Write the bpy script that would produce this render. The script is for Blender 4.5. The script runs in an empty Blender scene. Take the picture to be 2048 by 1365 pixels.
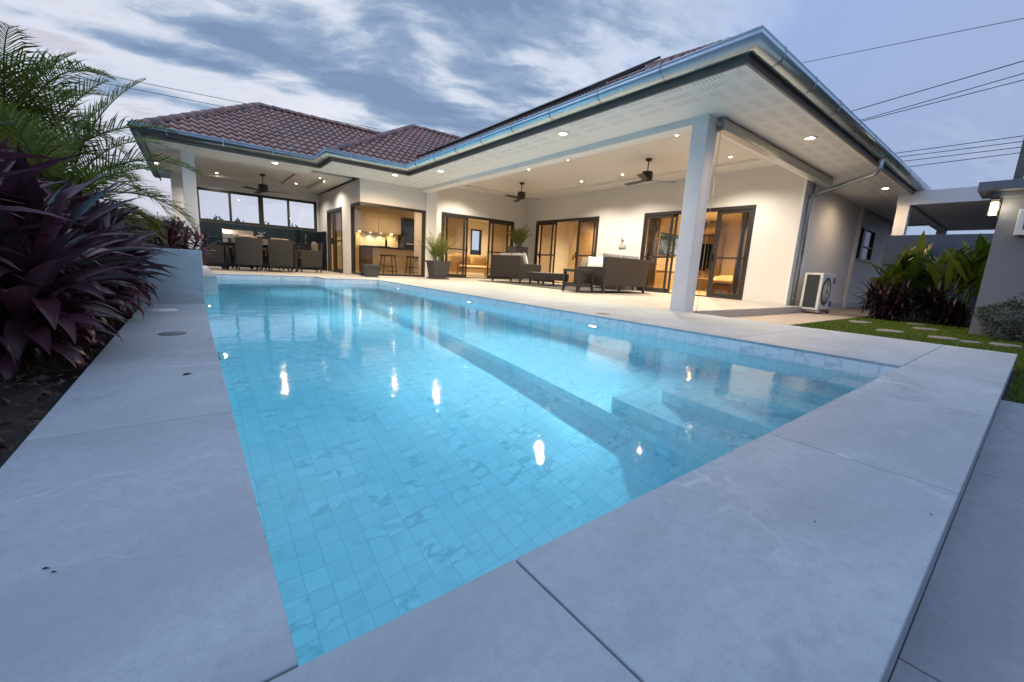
import bpy, bmesh, math, random
from mathutils import Vector, Matrix
R = math.radians
rnd = random.Random(7)
S = bpy.context.scene
COL = S.collection

# ------------------------------------------------------------------ materials
MATS = {}
class NT:
    """small helper round a material or world node tree"""
    def __init__(s, tree): s.t = tree; s.n = tree.nodes; s.l = tree.links
    def node(s, typ, **kw):
        nd = s.n.new(typ)
        for k, v in kw.items():
            if k.startswith('i_'):
                key = k[2:]
                key = int(key) if key.isdigit() else key
                s.put(nd.inputs[key], v)
            else: setattr(nd, k, v)
        return nd
    def put(s, sock, v):
        if isinstance(v, bpy.types.NodeSocket): s.l.new(v, sock)
        else:
            if isinstance(v, tuple) and len(v) == 3 and sock.type == 'RGBA': v = (*v, 1)
            sock.default_value = v
    def math(s, op, a, b=0.0, c=0.0, clamp=False):
        nd = s.n.new('ShaderNodeMath'); nd.operation = op; nd.use_clamp = clamp
        for i, v in enumerate((a, b, c)): s.put(nd.inputs[i], v)
        return nd.outputs[0]
    def vmath(s, op, a, b=(0, 0, 0), scale=None):
        nd = s.n.new('ShaderNodeVectorMath'); nd.operation = op
        s.put(nd.inputs[0], a); s.put(nd.inputs[1], b)
        if scale is not None: s.put(nd.inputs['Scale'], scale)
        return nd.outputs['Value'] if op in ('DOT_PRODUCT', 'LENGTH') else nd.outputs[0]
    def mix(s, f, a, b, typ='RGBA', blend='MIX'):
        nd = s.n.new('ShaderNodeMix'); nd.data_type = typ
        if typ == 'RGBA': nd.blend_type = blend; i = (0, 6, 7, 2)
        else: i = (0, 2, 3, 0)
        s.put(nd.inputs[i[0]], f); s.put(nd.inputs[i[1]], a); s.put(nd.inputs[i[2]], b)
        return nd.outputs[i[3]]
    def noise(s, vec, scale, detail=4, rough=.55, dist=0.0, out='Fac'):
        nd = s.n.new('ShaderNodeTexNoise'); s.put(nd.inputs['Vector'], vec)
        for k, v in (('Scale', scale), ('Detail', detail), ('Roughness', rough), ('Distortion', dist)): s.put(nd.inputs[k], v)
        return nd.outputs[out]
    def ramp(s, f, stops):
        nd = s.n.new('ShaderNodeValToRGB'); s.put(nd.inputs[0], f)
        e = nd.color_ramp.elements
        while len(e) < len(stops): e.new(.5)
        for el, (p, c) in zip(e, stops):
            el.position = p; el.color = (*c, 1) if len(c) == 3 else c
        return nd.outputs[0]
    def smooth(s, x, a, b):
        nd = s.n.new('ShaderNodeMapRange'); nd.interpolation_type = 'SMOOTHSTEP'
        s.put(nd.inputs[0], x); nd.inputs[1].default_value = a; nd.inputs[2].default_value = b
        return nd.outputs[0]
    def sep(s, v):
        nd = s.n.new('ShaderNodeSeparateXYZ'); s.put(nd.inputs[0], v); return nd.outputs
    def comb(s, x, y, z):
        nd = s.n.new('ShaderNodeCombineXYZ')
        for i, v in enumerate((x, y, z)): s.put(nd.inputs[i], v)
        return nd.outputs[0]

def newmat(name):
    m = bpy.data.materials.new(name); m.use_nodes = True
    nt = NT(m.node_tree); b = nt.n['Principled BSDF']; MATS[name] = m
    return m, nt, b
def coords(nt, kind='Object'):
    return nt.node('ShaderNodeTexCoord').outputs[kind]
def bump(nt, b, h, strength=.2, dist=.01):
    nd = nt.node('ShaderNodeBump'); nd.inputs['Strength'].default_value = strength; nd.inputs['Distance'].default_value = dist
    nt.put(nd.inputs['Height'], h); nt.l.new(nd.outputs[0], b.inputs['Normal'])
def pmat(name, col, rough=.5, metal=0.0, var=.12, scale=6.0, bumps=0.0, bscale=60.0, spec=.5, space='Object', coat=0.0):
    """plain material: noise-mottled colour, roughness breakup and optional fine bump"""
    m, nt, b = newmat(name); c = coords(nt, space)
    n = nt.noise(c, scale, 5, .6)
    d = tuple(x * (1 - var) for x in col); l = tuple(min(1, x * (1 + var)) for x in col)
    nt.put(b.inputs['Base Color'], nt.ramp(n, [(.3, d), (.7, l)]))
    nt.put(b.inputs['Roughness'], nt.math('ADD', rough - .06, nt.math('MULTIPLY', nt.noise(c, scale * 3, 3), .12)))
    b.inputs['Metallic'].default_value = metal; b.inputs['Specular IOR Level'].default_value = spec
    b.inputs['Coat Weight'].default_value = coat
    if bumps: bump(nt, b, nt.noise(c, bscale, 4, .6), bumps, .004)
    return m
def emat(name, col, strength):
    m, nt, b = newmat(name)
    b.inputs['Base Color'].default_value = (.8, .8, .8, 1); b.inputs['Emission Color'].default_value = (*col, 1)
    b.inputs['Emission Strength'].default_value = strength
    m.cycles.emission_sampling = 'NONE' if strength > 3 else 'AUTO'
    return m

def stone_mat(name, base, vein, warm=0.0):
    m, nt, b = newmat(name); c = coords(nt, 'Object')
    uvc = coords(nt, 'UV')
    off = nt.vmath('MULTIPLY', nt.node('ShaderNodeAttribute', attribute_name='slab').outputs['Color'], (37., 23., 11.))
    p = nt.vmath('ADD', c, off)
    st = nt.vmath('MULTIPLY', p, (1.0, 1.7, 1.0))
    cloud = nt.noise(st, 1.5, 6, .62, .6)
    fine = nt.noise(p, 38, 7, .75)
    speck = nt.noise(p, 300, 3, .7)
    warp = nt.vmath('ADD', p, nt.vmath('SCALE', nt.noise(p, 2.2, 4, .6, out='Color'), scale=.55))
    v = nt.noise(nt.vmath('MULTIPLY', warp, (.8, 1.7, 1)), 1.15, 2, .5)
    vl = nt.math('SUBTRACT', 1.0, nt.math('MULTIPLY', nt.math('ABSOLUTE', nt.math('SUBTRACT', v, .5)), 85.0), clamp=True)
    vl = nt.math('MULTIPLY', vl, nt.smooth(nt.noise(p, 1.7, 2), .47, .66))
    dv = nt.noise(nt.vmath('ADD', warp, (9., 4., 2.)), 1.6, 2, .5)
    dl = nt.math('SUBTRACT', 1.0, nt.math('MULTIPLY', nt.math('ABSOLUTE', nt.math('SUBTRACT', dv, .5)), 60.0), clamp=True)
    dl = nt.math('MULTIPLY', dl, nt.smooth(nt.noise(nt.vmath('ADD', p, (3., 1., 0)), 2.3, 2), .52, .66))
    lo = tuple(x * .80 for x in base); hi = tuple(x * 1.14 for x in base)
    col = nt.ramp(cloud, [(.3, lo), (.7, hi)])
    col = nt.mix(nt.math('MULTIPLY', nt.smooth(fine, .38, .68), .42), col, tuple(x * .72 for x in base))
    col = nt.mix(nt.math('MULTIPLY', nt.smooth(speck, .56, .68), .45), col, tuple(x * .55 for x in base))
    col = nt.mix(nt.math('MULTIPLY', vl, .62), col, vein)
    col = nt.mix(nt.math('MULTIPLY', dl, .42), col, tuple(x * .55 for x in base))
    nt.put(b.inputs['Base Color'], col)
    nt.put(b.inputs['Roughness'], nt.math('ADD', .42, nt.math('MULTIPLY', fine, .25)))
    bump(nt, b, nt.math('ADD', fine, nt.math('MULTIPLY', cloud, .6)), .12, .004)
    return m

def tile_mat(name):
    """white marble mosaic, 10 cm tiles, each with its own cut of grey veining"""
    m, nt, b = newmat(name); uv = coords(nt, 'UV'); x, y, _ = nt.sep(uv)
    T = .1
    sx, sy = nt.math('DIVIDE', x, T), nt.math('DIVIDE', y, T)
    ix, iy = nt.math('FLOOR', sx), nt.math('FLOOR', sy)
    fx = nt.math('ABSOLUTE', nt.math('SUBTRACT', nt.math('FRACT', sx), .5)); fy = nt.math('ABSOLUTE', nt.math('SUBTRACT', nt.math('FRACT', sy), .5))
    g = nt.math('MULTIPLY', nt.smooth(nt.math('MAXIMUM', fx, fy), .474, .49), .45)
    wn = nt.node('ShaderNodeTexWhiteNoise', noise_dimensions='2D'); nt.put(wn.inputs['Vector'], nt.comb(ix, iy, 0.0))
    off = nt.vmath('SCALE', wn.outputs['Color'], scale=9.0)
    p = nt.vmath('ADD', uv, off)
    w = nt.vmath('ADD', p, nt.vmath('SCALE', nt.noise(p, 9, 3, .6, out='Color'), scale=.09))
    v = nt.noise(nt.vmath('MULTIPLY', w, (1., 2.4, 1.)), 4.2, 2, .5)
    vl = nt.math('SUBTRACT', 1.0, nt.math('MULTIPLY', nt.math('ABSOLUTE', nt.math('SUBTRACT', v, .5)), 17.0), clamp=True)
    vl = nt.math('MULTIPLY', vl, nt.smooth(wn.outputs['Value'], .5, .95))
    blot = nt.smooth(nt.noise(p, 8, 4, .6), .52, .75)
    col = nt.ramp(wn.outputs['Value'], [(0, (.78, .80, .81)), (1, (.88, .89, .90))])
    col = nt.mix(nt.math('MULTIPLY', blot, .3), col, (.42, .45, .48))
    col = nt.mix(nt.math('MULTIPLY', vl, .42), col, (.2, .24, .28))
    col = nt.mix(g, col, (.36, .40, .43))
    nt.put(b.inputs['Base Color'], col); b.inputs['Roughness'].default_value = .28
    return m

def water_mat(name):
    m, nt, b = newmat(name); nt.n.remove(b)
    c = coords(nt, 'Object')
    big = nt.noise(nt.vmath('MULTIPLY', c, (1., 1.35, 1.)), 2.6, 2, .45, .3)
    fine = nt.noise(nt.vmath('MULTIPLY', c, (1., 1.5, 1.)), 20, 2, .5, .5)
    patch = nt.smooth(nt.noise(c, .55, 2), .36, .62)
    def ripple(w, dist, strength):
        bp = nt.node('ShaderNodeBump'); bp.inputs['Distance'].default_value = dist
        nt.put(bp.inputs['Strength'], strength); nt.put(bp.inputs['Height'], nt.math('ADD', nt.math('MULTIPLY', big, 1.0), nt.math('MULTIPLY', fine, w)))
        return bp.outputs[0]
    nrm = ripple(.20, .018, nt.math('ADD', .13, nt.math('MULTIPLY', patch, .10))); nrm2 = ripple(.03, .018, .07)
    fr = nt.node('ShaderNodeFresnel'); fr.inputs['IOR'].default_value = 1.33; nt.put(fr.inputs['Normal'], nrm2)
    rf = nt.node('ShaderNodeBsdfRefraction'); rf.inputs['Color'].default_value = WATER_TINT; rf.inputs['IOR'].default_value = 1.33
    rf.inputs['Roughness'].default_value = 0; nt.put(rf.inputs['Normal'], nrm2)
    gl = nt.node('ShaderNodeBsdfGlossy'); gl.inputs['Roughness'].default_value = .03; nt.put(gl.inputs['Normal'], nrm)
    mx = nt.node('ShaderNodeMixShader'); nt.put(mx.inputs[0], fr.outputs[0]); nt.put(mx.inputs[1], rf.outputs[0]); nt.put(mx.inputs[2], gl.outputs[0])
    nt.l.new(mx.outputs[0], nt.n['Material Output'].inputs['Surface'])
    va = nt.node('ShaderNodeVolumeAbsorption'); va.inputs['Color'].default_value = WATER_ABS; va.inputs['Density'].default_value = WATER_DEN
    nt.l.new(va.outputs[0], nt.n['Material Output'].inputs['Volume'])
    return m

def glass_mat(name, tint, gloss=1.0):
    """flat window pane: clear with Fresnel reflection"""
    m, nt, b = newmat(name); nt.n.remove(b)
    ge = nt.node('ShaderNodeNewGeometry'); cs = nt.math('ABSOLUTE', nt.vmath('DOT_PRODUCT', ge.outputs['Normal'], ge.outputs['Incoming']))
    fo = nt.math('ADD', .07, nt.math('MULTIPLY', nt.math('POWER', nt.math('SUBTRACT', 1.0, cs), 5.0), .85))
    tr = nt.node('ShaderNodeBsdfTransparent'); tr.inputs['Color'].default_value = (*tint, 1)
    gl = nt.node('ShaderNodeBsdfGlossy'); gl.inputs['Roughness'].default_value = .02
    mx = nt.node('ShaderNodeMixShader'); nt.put(mx.inputs[0], nt.math('MULTIPLY', fo, gloss)); nt.put(mx.inputs[1], tr.outputs[0]); nt.put(mx.inputs[2], gl.outputs[0])
    nt.l.new(mx.outputs[0], nt.n['Material Output'].inputs['Surface'])
    return m

def roof_mat(name):
    m, nt, b = newmat(name); uv = coords(nt, 'UV'); x, y, _ = nt.sep(uv)
    ix = nt.math('FLOOR', nt.math('DIVIDE', x, TW)); iy = nt.math('FLOOR', nt.math('DIVIDE', y, TH))
    wn = nt.node('ShaderNodeTexWhiteNoise', noise_dimensions='2D'); nt.put(wn.inputs['Vector'], nt.comb(ix, iy, 0.0))
    col = nt.ramp(wn.outputs['Value'], [(0, (.26, .14, .11)), (.3, (.41, .22, .175)), (.55, (.34, .18, .15)), (.76, (.47, .27, .22)), (1, (.22, .16, .155))])
    n = nt.noise(coords(nt), 14, 5, .65)
    col = nt.mix(nt.math('MULTIPLY', nt.smooth(n, .5, .8), .35), col, (.30, .2, .19))
    nt.put(b.inputs['Base Color'], col); b.inputs['Roughness'].default_value = .42; b.inputs['Specular IOR Level'].default_value = .6
    bump(nt, b, nt.noise(coords(nt), 60, 4), .15, .004)
    return m

def soffit_mat(name):
    """white board with groups of punched vent slots across the first 80 cm; UV x along the eave, y away from it"""
    m, nt, b = newmat(name); uv = coords(nt, 'UV'); x, y, _ = nt.sep(uv)
    fx = nt.math('FRACT', nt.math('DIVIDE', x, .045)); a = nt.math('LESS_THAN', fx, .16)
    gx = nt.math('LESS_THAN', nt.math('FRACT', nt.math('DIVIDE', x, .5)), .72)
    ry = nt.math('FRACT', nt.math('DIVIDE', nt.math('SUBTRACT', y, .1), .2)); c = nt.math('LESS_THAN', nt.math('ABSOLUTE', nt.math('SUBTRACT', ry, .5)), .27)
    lim = nt.math('MULTIPLY', nt.math('LESS_THAN', y, .75), nt.math('GREATER_THAN', y, .1))
    k = nt.math('MULTIPLY', nt.math('MULTIPLY', a, gx), nt.math('MULTIPLY', c, lim))
    nt.put(b.inputs['Base Color'], nt.mix(k, (.83, .84, .84), (.24, .24, .24))); b.inputs['Roughness'].default_value = .55
    return m

def wicker_mat(name, col):
    m, nt, b = newmat(name); uv = coords(nt, 'UV'); x, y, _ = nt.sep(uv)
    wx = nt.math('SINE', nt.math('MULTIPLY', x, 520.)); wy = nt.math('SINE', nt.math('MULTIPLY', y, 520.))
    h = nt.math('MULTIPLY', wx, wy)
    n = nt.noise(coords(nt), 40, 3)
    nt.put(b.inputs['Base Color'], nt.mix(nt.math('MULTIPLY', nt.math('ADD', h, n), .35), col, tuple(x * .45 for x in col)))
    b.inputs['Roughness'].default_value = .5
    bump(nt, b, h, .35, .004)
    return m

def leaf_mat(name, c0, c1, c2, rough=.38, trans=.25):
    """leaf: colour by leaf (attribute), paler along the midrib, glossy, some light through"""
    m, nt, b = newmat(name)
    at = nt.node('ShaderNodeAttribute', attribute_name='slab').outputs['Color']; r, g, _ = nt.sep(at)
    col = nt.ramp(r, [(.0, c0), (.5, c1), (1., c2)])
    uv = coords(nt, 'UV'); x, y, _ = nt.sep(uv)
    mid = nt.smooth(nt.math('ABSOLUTE', x), .16, .0)
    col = nt.mix(nt.math('MULTIPLY', mid, .25), col, tuple(min(1, v * 1.9 + .02) for v in c1))
    st = nt.noise(nt.comb(nt.math('MULTIPLY', x, 7.), nt.math('MULTIPLY', y, .8), r), 3.0, 3)
    col = nt.mix(nt.math('MULTIPLY', nt.smooth(st, .45, .7), .4), col, tuple(v * .5 for v in c0))
    nt.put(b.inputs['Base Color'], col); b.inputs['Roughness'].default_value = rough
    b.inputs['Specular IOR Level'].default_value = .42
    tl = nt.node('ShaderNodeBsdfTranslucent'); nt.put(tl.inputs['Color'], col)
    mx = nt.node('ShaderNodeMixShader'); mx.inputs[0].default_value = trans
    nt.l.new(b.outputs[0], mx.inputs[1]); nt.l.new(tl.outputs[0], mx.inputs[2])
    nt.l.new(mx.outputs[0], nt.n['Material Output'].inputs['Surface'])
    return m

# ------------------------------------------------------------------ mesh builder
class MB:
    def __init__(s): s.v = []; s.f = []; s.m = []; s.uv = []; s.sl = []; s.cur = 0; s.slab = (0, 0, 0); s.sm = []; s.smooth = False
    def face(s, idx, uv=None):
        s.f.append(tuple(idx)); s.m.append(s.cur); s.uv.append(uv); s.sl.append(s.slab); s.sm.append(s.smooth)
    def add(s, pts):
        i = len(s.v); s.v += [tuple(p) for p in pts]; return list(range(i, i + len(pts)))
    def quad(s, pts, uv=None): s.face(s.add(pts), uv); return s
    def box(s, x0, x1, y0, y1, z0, z1, rz=0.0, taper=0.0):
        t = taper
        p = [(x0 + t, y0 + t, z0), (x1 - t, y0 + t, z0), (x1 - t, y1 - t, z0), (x0 + t, y1 - t, z0), (x0, y0, z1), (x1, y0, z1), (x1, y1, z1), (x0, y1, z1)]
        if rz:
            cx, cy = (x0 + x1) / 2, (y0 + y1) / 2; c, q = math.cos(rz), math.sin(rz)
            p = [(cx + (a - cx) * c - (b - cy) * q, cy + (a - cx) * q + (b - cy) * c, z) for a, b, z in p]
        i = s.add(p)
        for q in ((3, 2, 1, 0), (4, 5, 6, 7), (0, 1, 5, 4), (1, 2, 6, 5), (2, 3, 7, 6), (3, 0, 4, 7)): s.face([i[k] for k in q])
        return s
    def tube(s, pts, r, n=8, cap=True):
        """round bar along points; r one radius or one per point"""
        pts = [Vector(p) for p in pts]; rs = r if isinstance(r, (list, tuple)) else [r] * len(pts)
        rings = []; old = s.smooth; s.smooth = True
        prev = None
        for k, p in enumerate(pts):
            d = (pts[min(k + 1, len(pts) - 1)] - pts[max(k - 1, 0)]).normalized()
            if prev is None:
                a = Vector((0, 0, 1)) if abs(d.z) < .9 else Vector((1, 0, 0))
                u = d.cross(a).normalized()
            else:
                u = (prev - d * prev.dot(d)).normalized()
            prev = u; w = d.cross(u)
            rings.append(s.add([p + (u * math.cos(2 * math.pi * j / n) + w * math.sin(2 * math.pi * j / n)) * rs[k] for j in range(n)]))
        for a, b in zip(rings, rings[1:]):
            for j in range(n): s.face([a[j], a[(j + 1) % n], b[(j + 1) % n], b[j]])
        s.smooth = old
        if cap: s.face(rings[0][::-1]); s.face(rings[-1])
        return s
    def lathe(s, prof, c=(0, 0, 0), n=20, axis='z', smooth=True):
        rings = []
        for r, h in prof:
            pts = []
            for j in range(n):
                a = 2 * math.pi * j / n; p = (r * math.cos(a), r * math.sin(a), h)
                if axis == 'x': p = (h, p[0], p[1])
                if axis == 'y': p = (p[1], h, p[0])
                pts.append((p[0] + c[0], p[1] + c[1], p[2] + c[2]))
            rings.append(s.add(pts))
        old = s.smooth; s.smooth = smooth
        for a, b in zip(rings, rings[1:]):
            for j in range(n): s.face([a[j], a[(j + 1) % n], b[(j + 1) % n], b[j]])
        s.smooth = old
        if prof[0][0] > 1e-4: s.face(rings[0][::-1])
        if prof[-1][0] > 1e-4: s.face(rings[-1])
        return s
    def build(s, name, mat, parent=None, bevel=0.0, seg=2, loc=None, solid=0.0):
        me = bpy.data.meshes.new(name)
        off = Vector((0, 0, 0))
        if parent is not None:
            q = parent
            while q is not None: off += q.location; q = q.parent
        elif loc is not None: off = Vector(loc)
        me.from_pydata([(v[0] - off.x, v[1] - off.y, v[2] - off.z) for v in s.v], [], s.f)
        mats = mat if isinstance(mat, (list, tuple)) else [mat]
        for m in mats: me.materials.append(MATS[m] if isinstance(m, str) else m)
        me.uv_layers.new(name='UVMap'); me.attributes.new('slab', 'FLOAT_COLOR', 'CORNER')
        U_, C_ = [], []
        for p in me.polygons:
            i = p.index; p.material_index = s.m[i]; p.use_smooth = s.sm[i]
            uv = s.uv[i]; n = p.normal; ax = max(range(3), key=lambda k: abs(n[k])); A = [(1, 2), (0, 2), (0, 1)][ax]
            for k in range(len(s.f[i])):
                v = s.v[s.f[i][k]]
                U_ += uv[k] if uv else (v[A[0]], v[A[1]])
                C_ += (*s.sl[i], 1)
        me.uv_layers['UVMap'].data.foreach_set('uv', U_); me.attributes['slab'].data.foreach_set('color', C_)
        o = bpy.data.objects.new(name, me); COL.objects.link(o)
        if parent is not None: o.parent = parent
        elif loc is not None: o.location = loc
        if solid:
            md = o.modifiers.new('Solidify', 'SOLIDIFY'); md.thickness = solid; md.offset = 0
        if bevel:
            md = o.modifiers.new('Bevel', 'BEVEL'); md.width = bevel; md.segments = seg; md.limit_method = 'ANGLE'; md.angle_limit = R(40)
        return o

def tag(o, label=None, cat=None, group=None, kind=None):
    if label: o['label'] = label
    if cat: o['category'] = cat
    if group: o['group'] = group
    if kind: o['kind'] = kind
    return o
def thing(name, label, cat, loc=(0, 0, 0), rz=0.0, group=None):
    o = bpy.data.objects.new(name, None); COL.objects.link(o); o.location = loc; o.rotation_euler = (0, 0, rz)
    o.empty_display_size = .1
    return tag(o, label, cat, group)
def copy_tree(o, parent=None, loc=None, rz=None, label=None):
    c = o.copy(); COL.objects.link(c)
    if parent is not None: c.parent = parent
    if loc is not None: c.location = loc
    if rz is not None: c.rotation_euler = (0, 0, rz)
    if label: c['label'] = label
    for ch in [x for x in bpy.data.objects if x.parent == o]: copy_tree(ch, c)
    return c
class Loc:
    """builds parts in a thing's own space"""
    def __init__(s, root): s.root = root
    def part(s, mb, name, mat, parent=None, **kw):
        p = parent or s.root
        off = Vector((0, 0, 0)); q = p
        while q is not None: off += q.location; q = q.parent
        mb.v = [(v[0] + off.x, v[1] + off.y, v[2] + off.z) for v in mb.v] if p is not None else mb.v
        return mb.build(name, mat, p, **kw)
def lamp(name, typ, loc, energy, color, parent=None, size=.05, spot=100., blend=.6, rot=(0, 0, 0), glossy=False):
    d = bpy.data.lights.new(name, typ); d.energy = energy; d.color = color
    if typ == 'SPOT': d.spot_size = R(spot); d.spot_blend = blend; d.shadow_soft_size = size
    elif typ == 'POINT': d.shadow_soft_size = size
    elif typ == 'AREA': d.shape = 'DISK'; d.size = size
    d.cycles.use_multiple_importance_sampling = False
    o = bpy.data.objects.new(name, d); COL.objects.link(o)
    off = Vector((0, 0, 0)); q = parent
    while q is not None: off += q.location; q = q.parent
    o.location = Vector(loc) - off; o.rotation_euler = rot
    if parent is not None: o.parent = parent
    return o

# ------------------------------------------------------------------ tuning
WATER_TINT = (.96, 1.0, 1.0, 1); WATER_ABS = (.0, .77, .94, 1); WATER_DEN = .33
WARM = (1.0, .75, .46); WARM2 = (1.0, .62, .27)
TW, TH = .172, .30
POOL_W = 200; POOL_L = 210
EXPO = 0.0
SKY_ROT = 25; SKY_OFF = (.3, .7, 0)
CLOUDS = [(.02, 2.0, .36, .07, 0, 1.0), (.66, 1.22, .95, .36, -38, .72), (1.25, 1.62, .75, .42, -38, .75), (.70, 1.42, .30, .06, 42, -.42), (.40, 1.45, .12, .07, 20, -.45),
          (.20, 1.80, .22, .07, 10, .45), (.02, 2.38, .24, .07, 5, .6), (.60, 1.80, .28, .12, 10, .42), (-.3, 1.55, .4, .25, 0, -.35), (1.75, .6, .35, .9, 0, -1.0), (1.35, .3, .4, .25, 0, -.7), (.8, 2.3, .5, .2, -20, .3)]
stone_mat('deck_stone', (.395, .455, .49), (.64, .69, .72))
stone_mat('lamplit_stone', (.43, .41, .38), (.55, .53, .5))  # same stone as the deck, the terrace lamps' warmth put into its colour
stone_mat('paving_stone', (.30, .32, .34), (.43, .45, .47))
stone_mat('clad_stone', (.50, .52, .52), (.7, .71, .71))
m, nt, b = newmat('wall_paint'); c = coords(nt)
n_ = nt.noise(c, 1.5, 5, .6); s_n = nt.noise(nt.vmath('MULTIPLY', c, (5., 5., .35)), 2.2, 4, .6)
cw = nt.ramp(n_, [(.3, (.67, .655, .635)), (.7, (.72, .70, .68))]); cw = nt.mix(nt.math('MULTIPLY', nt.smooth(s_n, .52, .8), .10), cw, (.50, .48, .45))
nt.put(b.inputs['Base Color'], cw); b.inputs['Roughness'].default_value = .6; bump(nt, b, nt.noise(c, 110, 4), .14, .004)
tile_mat('pool_tile'); roof_mat('roof_tile'); soffit_mat('soffit_board')
water_mat('pool_water')
pmat('joint', (.03, .03, .035), .8, bumps=.2); pmat('deck_edge', (.24, .26, .29), .8, bumps=.3)
pmat('white_paint', (.78, .79, .79), .55, var=.03, scale=2, bumps=.08, bscale=140)
pmat('grey_render', (.145, .17, .215), .75, var=.06, scale=2, bumps=.25, bscale=90)
pmat('ceiling_paint', (.70, .69, .67), .7, var=.02, scale=2)
pmat('inside_paint', (.76, .70, .60), .65, var=.03, scale=2)
pmat('inside_floor', (.55, .45, .32), .35, var=.08, scale=3)
pmat('fascia_brown', (.17, .135, .115), .5, var=.12, scale=8, bumps=.1)
pmat('gutter_metal', (.52, .63, .68), .3, .9, var=.08, scale=5, bumps=.05, bscale=20)
pmat('pipe_metal', (.42, .45, .46), .35, .85, var=.15, scale=9)
pmat('box_metal', (.48, .48, .46), .38, .6, var=.08, scale=6)
pmat('dark_frame', (.028, .024, .022), .42, var=.15, scale=12, bumps=.05)
pmat('fan_black', (.018, .014, .012), .45, var=.2)
pmat('counter_black', (.012, .014, .016), .25, var=.2, scale=8)
pmat('counter_green', (.012, .022, .022), .2, var=.2, scale=4)
pmat('steel', (.55, .5, .45), .3, .9, var=.06)
pmat('foot_metal', (.6, .6, .6), .35, .9)
pmat('cushion_taupe', (.20, .165, .13), .9, var=.1, scale=20, bumps=.3, bscale=300)
pmat('cushion_grey', (.17, .17, .18), .9, var=.1, scale=20, bumps=.3, bscale=300)
pmat('pillow_white', (.62, .60, .58), .9, var=.06, scale=14, bumps=.3, bscale=260)
pmat('pillow_blue', (.52, .58, .66), .9, var=.25, scale=16, bumps=.3, bscale=260)
wicker_mat('wicker', (.017, .017, .019)); wicker_mat('wicker_brown', (.026, .021, .02))
pmat('pot_dark', (.045, .045, .05), .6, var=.15, scale=9, bumps=.15)
pmat('rug', (.05, .045, .042), .95, var=.3, scale=30, bumps=.5, bscale=200)
pmat('soil', (.025, .018, .014), .95, var=.5, scale=12, bumps=.8, bscale=40)
pmat('litter', (.05, .03, .02), .8, var=.5, scale=9)
pmat('stem_brown', (.06, .045, .035), .8, var=.4, scale=30, bumps=.5, bscale=80)
pmat('stem_green', (.07, .10, .03), .6, var=.3, scale=20)
pmat('palm_rib', (.10, .13, .035), .5, var=.2)
pmat('stone_step', (.20, .19, .185), .8, var=.15, scale=9, bumps=.3)
pmat('path_concrete', (.33, .28, .24), .8, var=.08, scale=3, bumps=.2)
pmat('plastic_white', (.68, .69, .68), .4, var=.04)
pmat('coil_dark', (.02, .026, .034), .5, var=.25, scale=60, bumps=.5, bscale=200)
pmat('rubber', (.02, .02, .02), .7)
pmat('label_red', (.35, .02, .04), .5); pmat('label_blue', (.05, .09, .3), .5)
pmat('cable', (.015, .015, .018), .6)
pmat('concrete', (.16, .155, .15), .85, var=.2, scale=4, bumps=.3)
pmat('curtain_cloth', (.55, .49, .40), .9, var=.08, scale=14); pmat('wood_door', (.52, .38, .22), .5, var=.1, scale=3)
pmat('wood_dark', (.10, .055, .028), .45, var=.25, scale=5)
pmat('sofa_cream', (.50, .36, .20), .85, var=.06, scale=12)
pmat('bed_linen', (.62, .53, .42), .9, var=.3, scale=9)
pmat('panel_glass', (.012, .014, .02), .12, var=.1); pmat('alu', (.5, .52, .54), .35, .9)
pmat('cabinet', (.42, .34, .22), .4, var=.04); pmat('backsplash', (.72, .66, .45), .3, var=.04)
pmat('stool_dark', (.03, .017, .01), .5)
pmat('bottle_dark', (.02, .015, .012), .15)
pmat('sign_white', (.66, .68, .72), .45); pmat('sign_wood', (.24, .15, .11), .5, var=.2)
pmat('lid_grey', (.16, .16, .17), .6); pmat('lid_white', (.72, .72, .72), .4)
pmat('ornament', (.45, .42, .40), .5)
leaf_mat('cordyline_leaf', (.034, .022, .020), (.072, .026, .044), (.17, .05, .07), .30, .18)
leaf_mat('cordyline_red', (.05, .012, .018), (.12, .02, .03), (.20, .05, .04), .4, .2)
leaf_mat('cordyline_black', (.010, .006, .008), (.022, .010, .013), (.06, .015, .02), .35, .12)
leaf_mat('palm_leaf', (.06, .09, .014), (.14, .18, .03), (.26, .28, .06), .42, .42)
leaf_mat('banana_leaf', (.04, .08, .008), (.09, .15, .015), (.22, .24, .03), .4, .3)
leaf_mat('bush_leaf', (.03, .05, .035), (.07, .10, .07), (.16, .20, .15), .5, .2)
leaf_mat('variegated_leaf', (.12, .14, .05), (.25, .27, .10), (.40, .40, .2), .5, .25)
leaf_mat('hedge_leaf', (.015, .035, .012), (.035, .07, .02), (.07, .11, .03), .5, .25)
leaf_mat('grass_blade', (.05, .10, .006), (.10, .17, .010), (.17, .23, .02), .6, .3)
glass_mat('door_glass', (.74, .70, .64), .8); glass_mat('clear_glass', (.84, .88, .93))
emat('lens_warm', (1, .74, .38), 90.0); emat('lens_small', (1, .80, .55), 70.0)
emat('lens_glow', (1, .66, .22), 1.7); emat('lens_pool', (.9, 1, 1), 14.0); emat('lens_cool', (.85, 1, .95), 8.0); emat('lens_wall', (1, .80, .5), 9.0)
m, nt, b = newmat('tv_picture')
c = coords(nt); col = nt.ramp(nt.noise(nt.vmath('MULTIPLY', c, (1, 1.2, 1.6)), 2.4, 3, .5, 1.2), [(.36, (.10, .13, .17)), (.45, (.06, .16, .035)), (.52, (.30, .36, .22)), (.6, (.62, .68, .78)), (.7, (.2, .25, .33))])
nt.put(b.inputs['Emission Color'], col); b.inputs['Emission Strength'].default_value = .8; b.inputs['Base Color'].default_value = (.01, .01, .01, 1)
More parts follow.
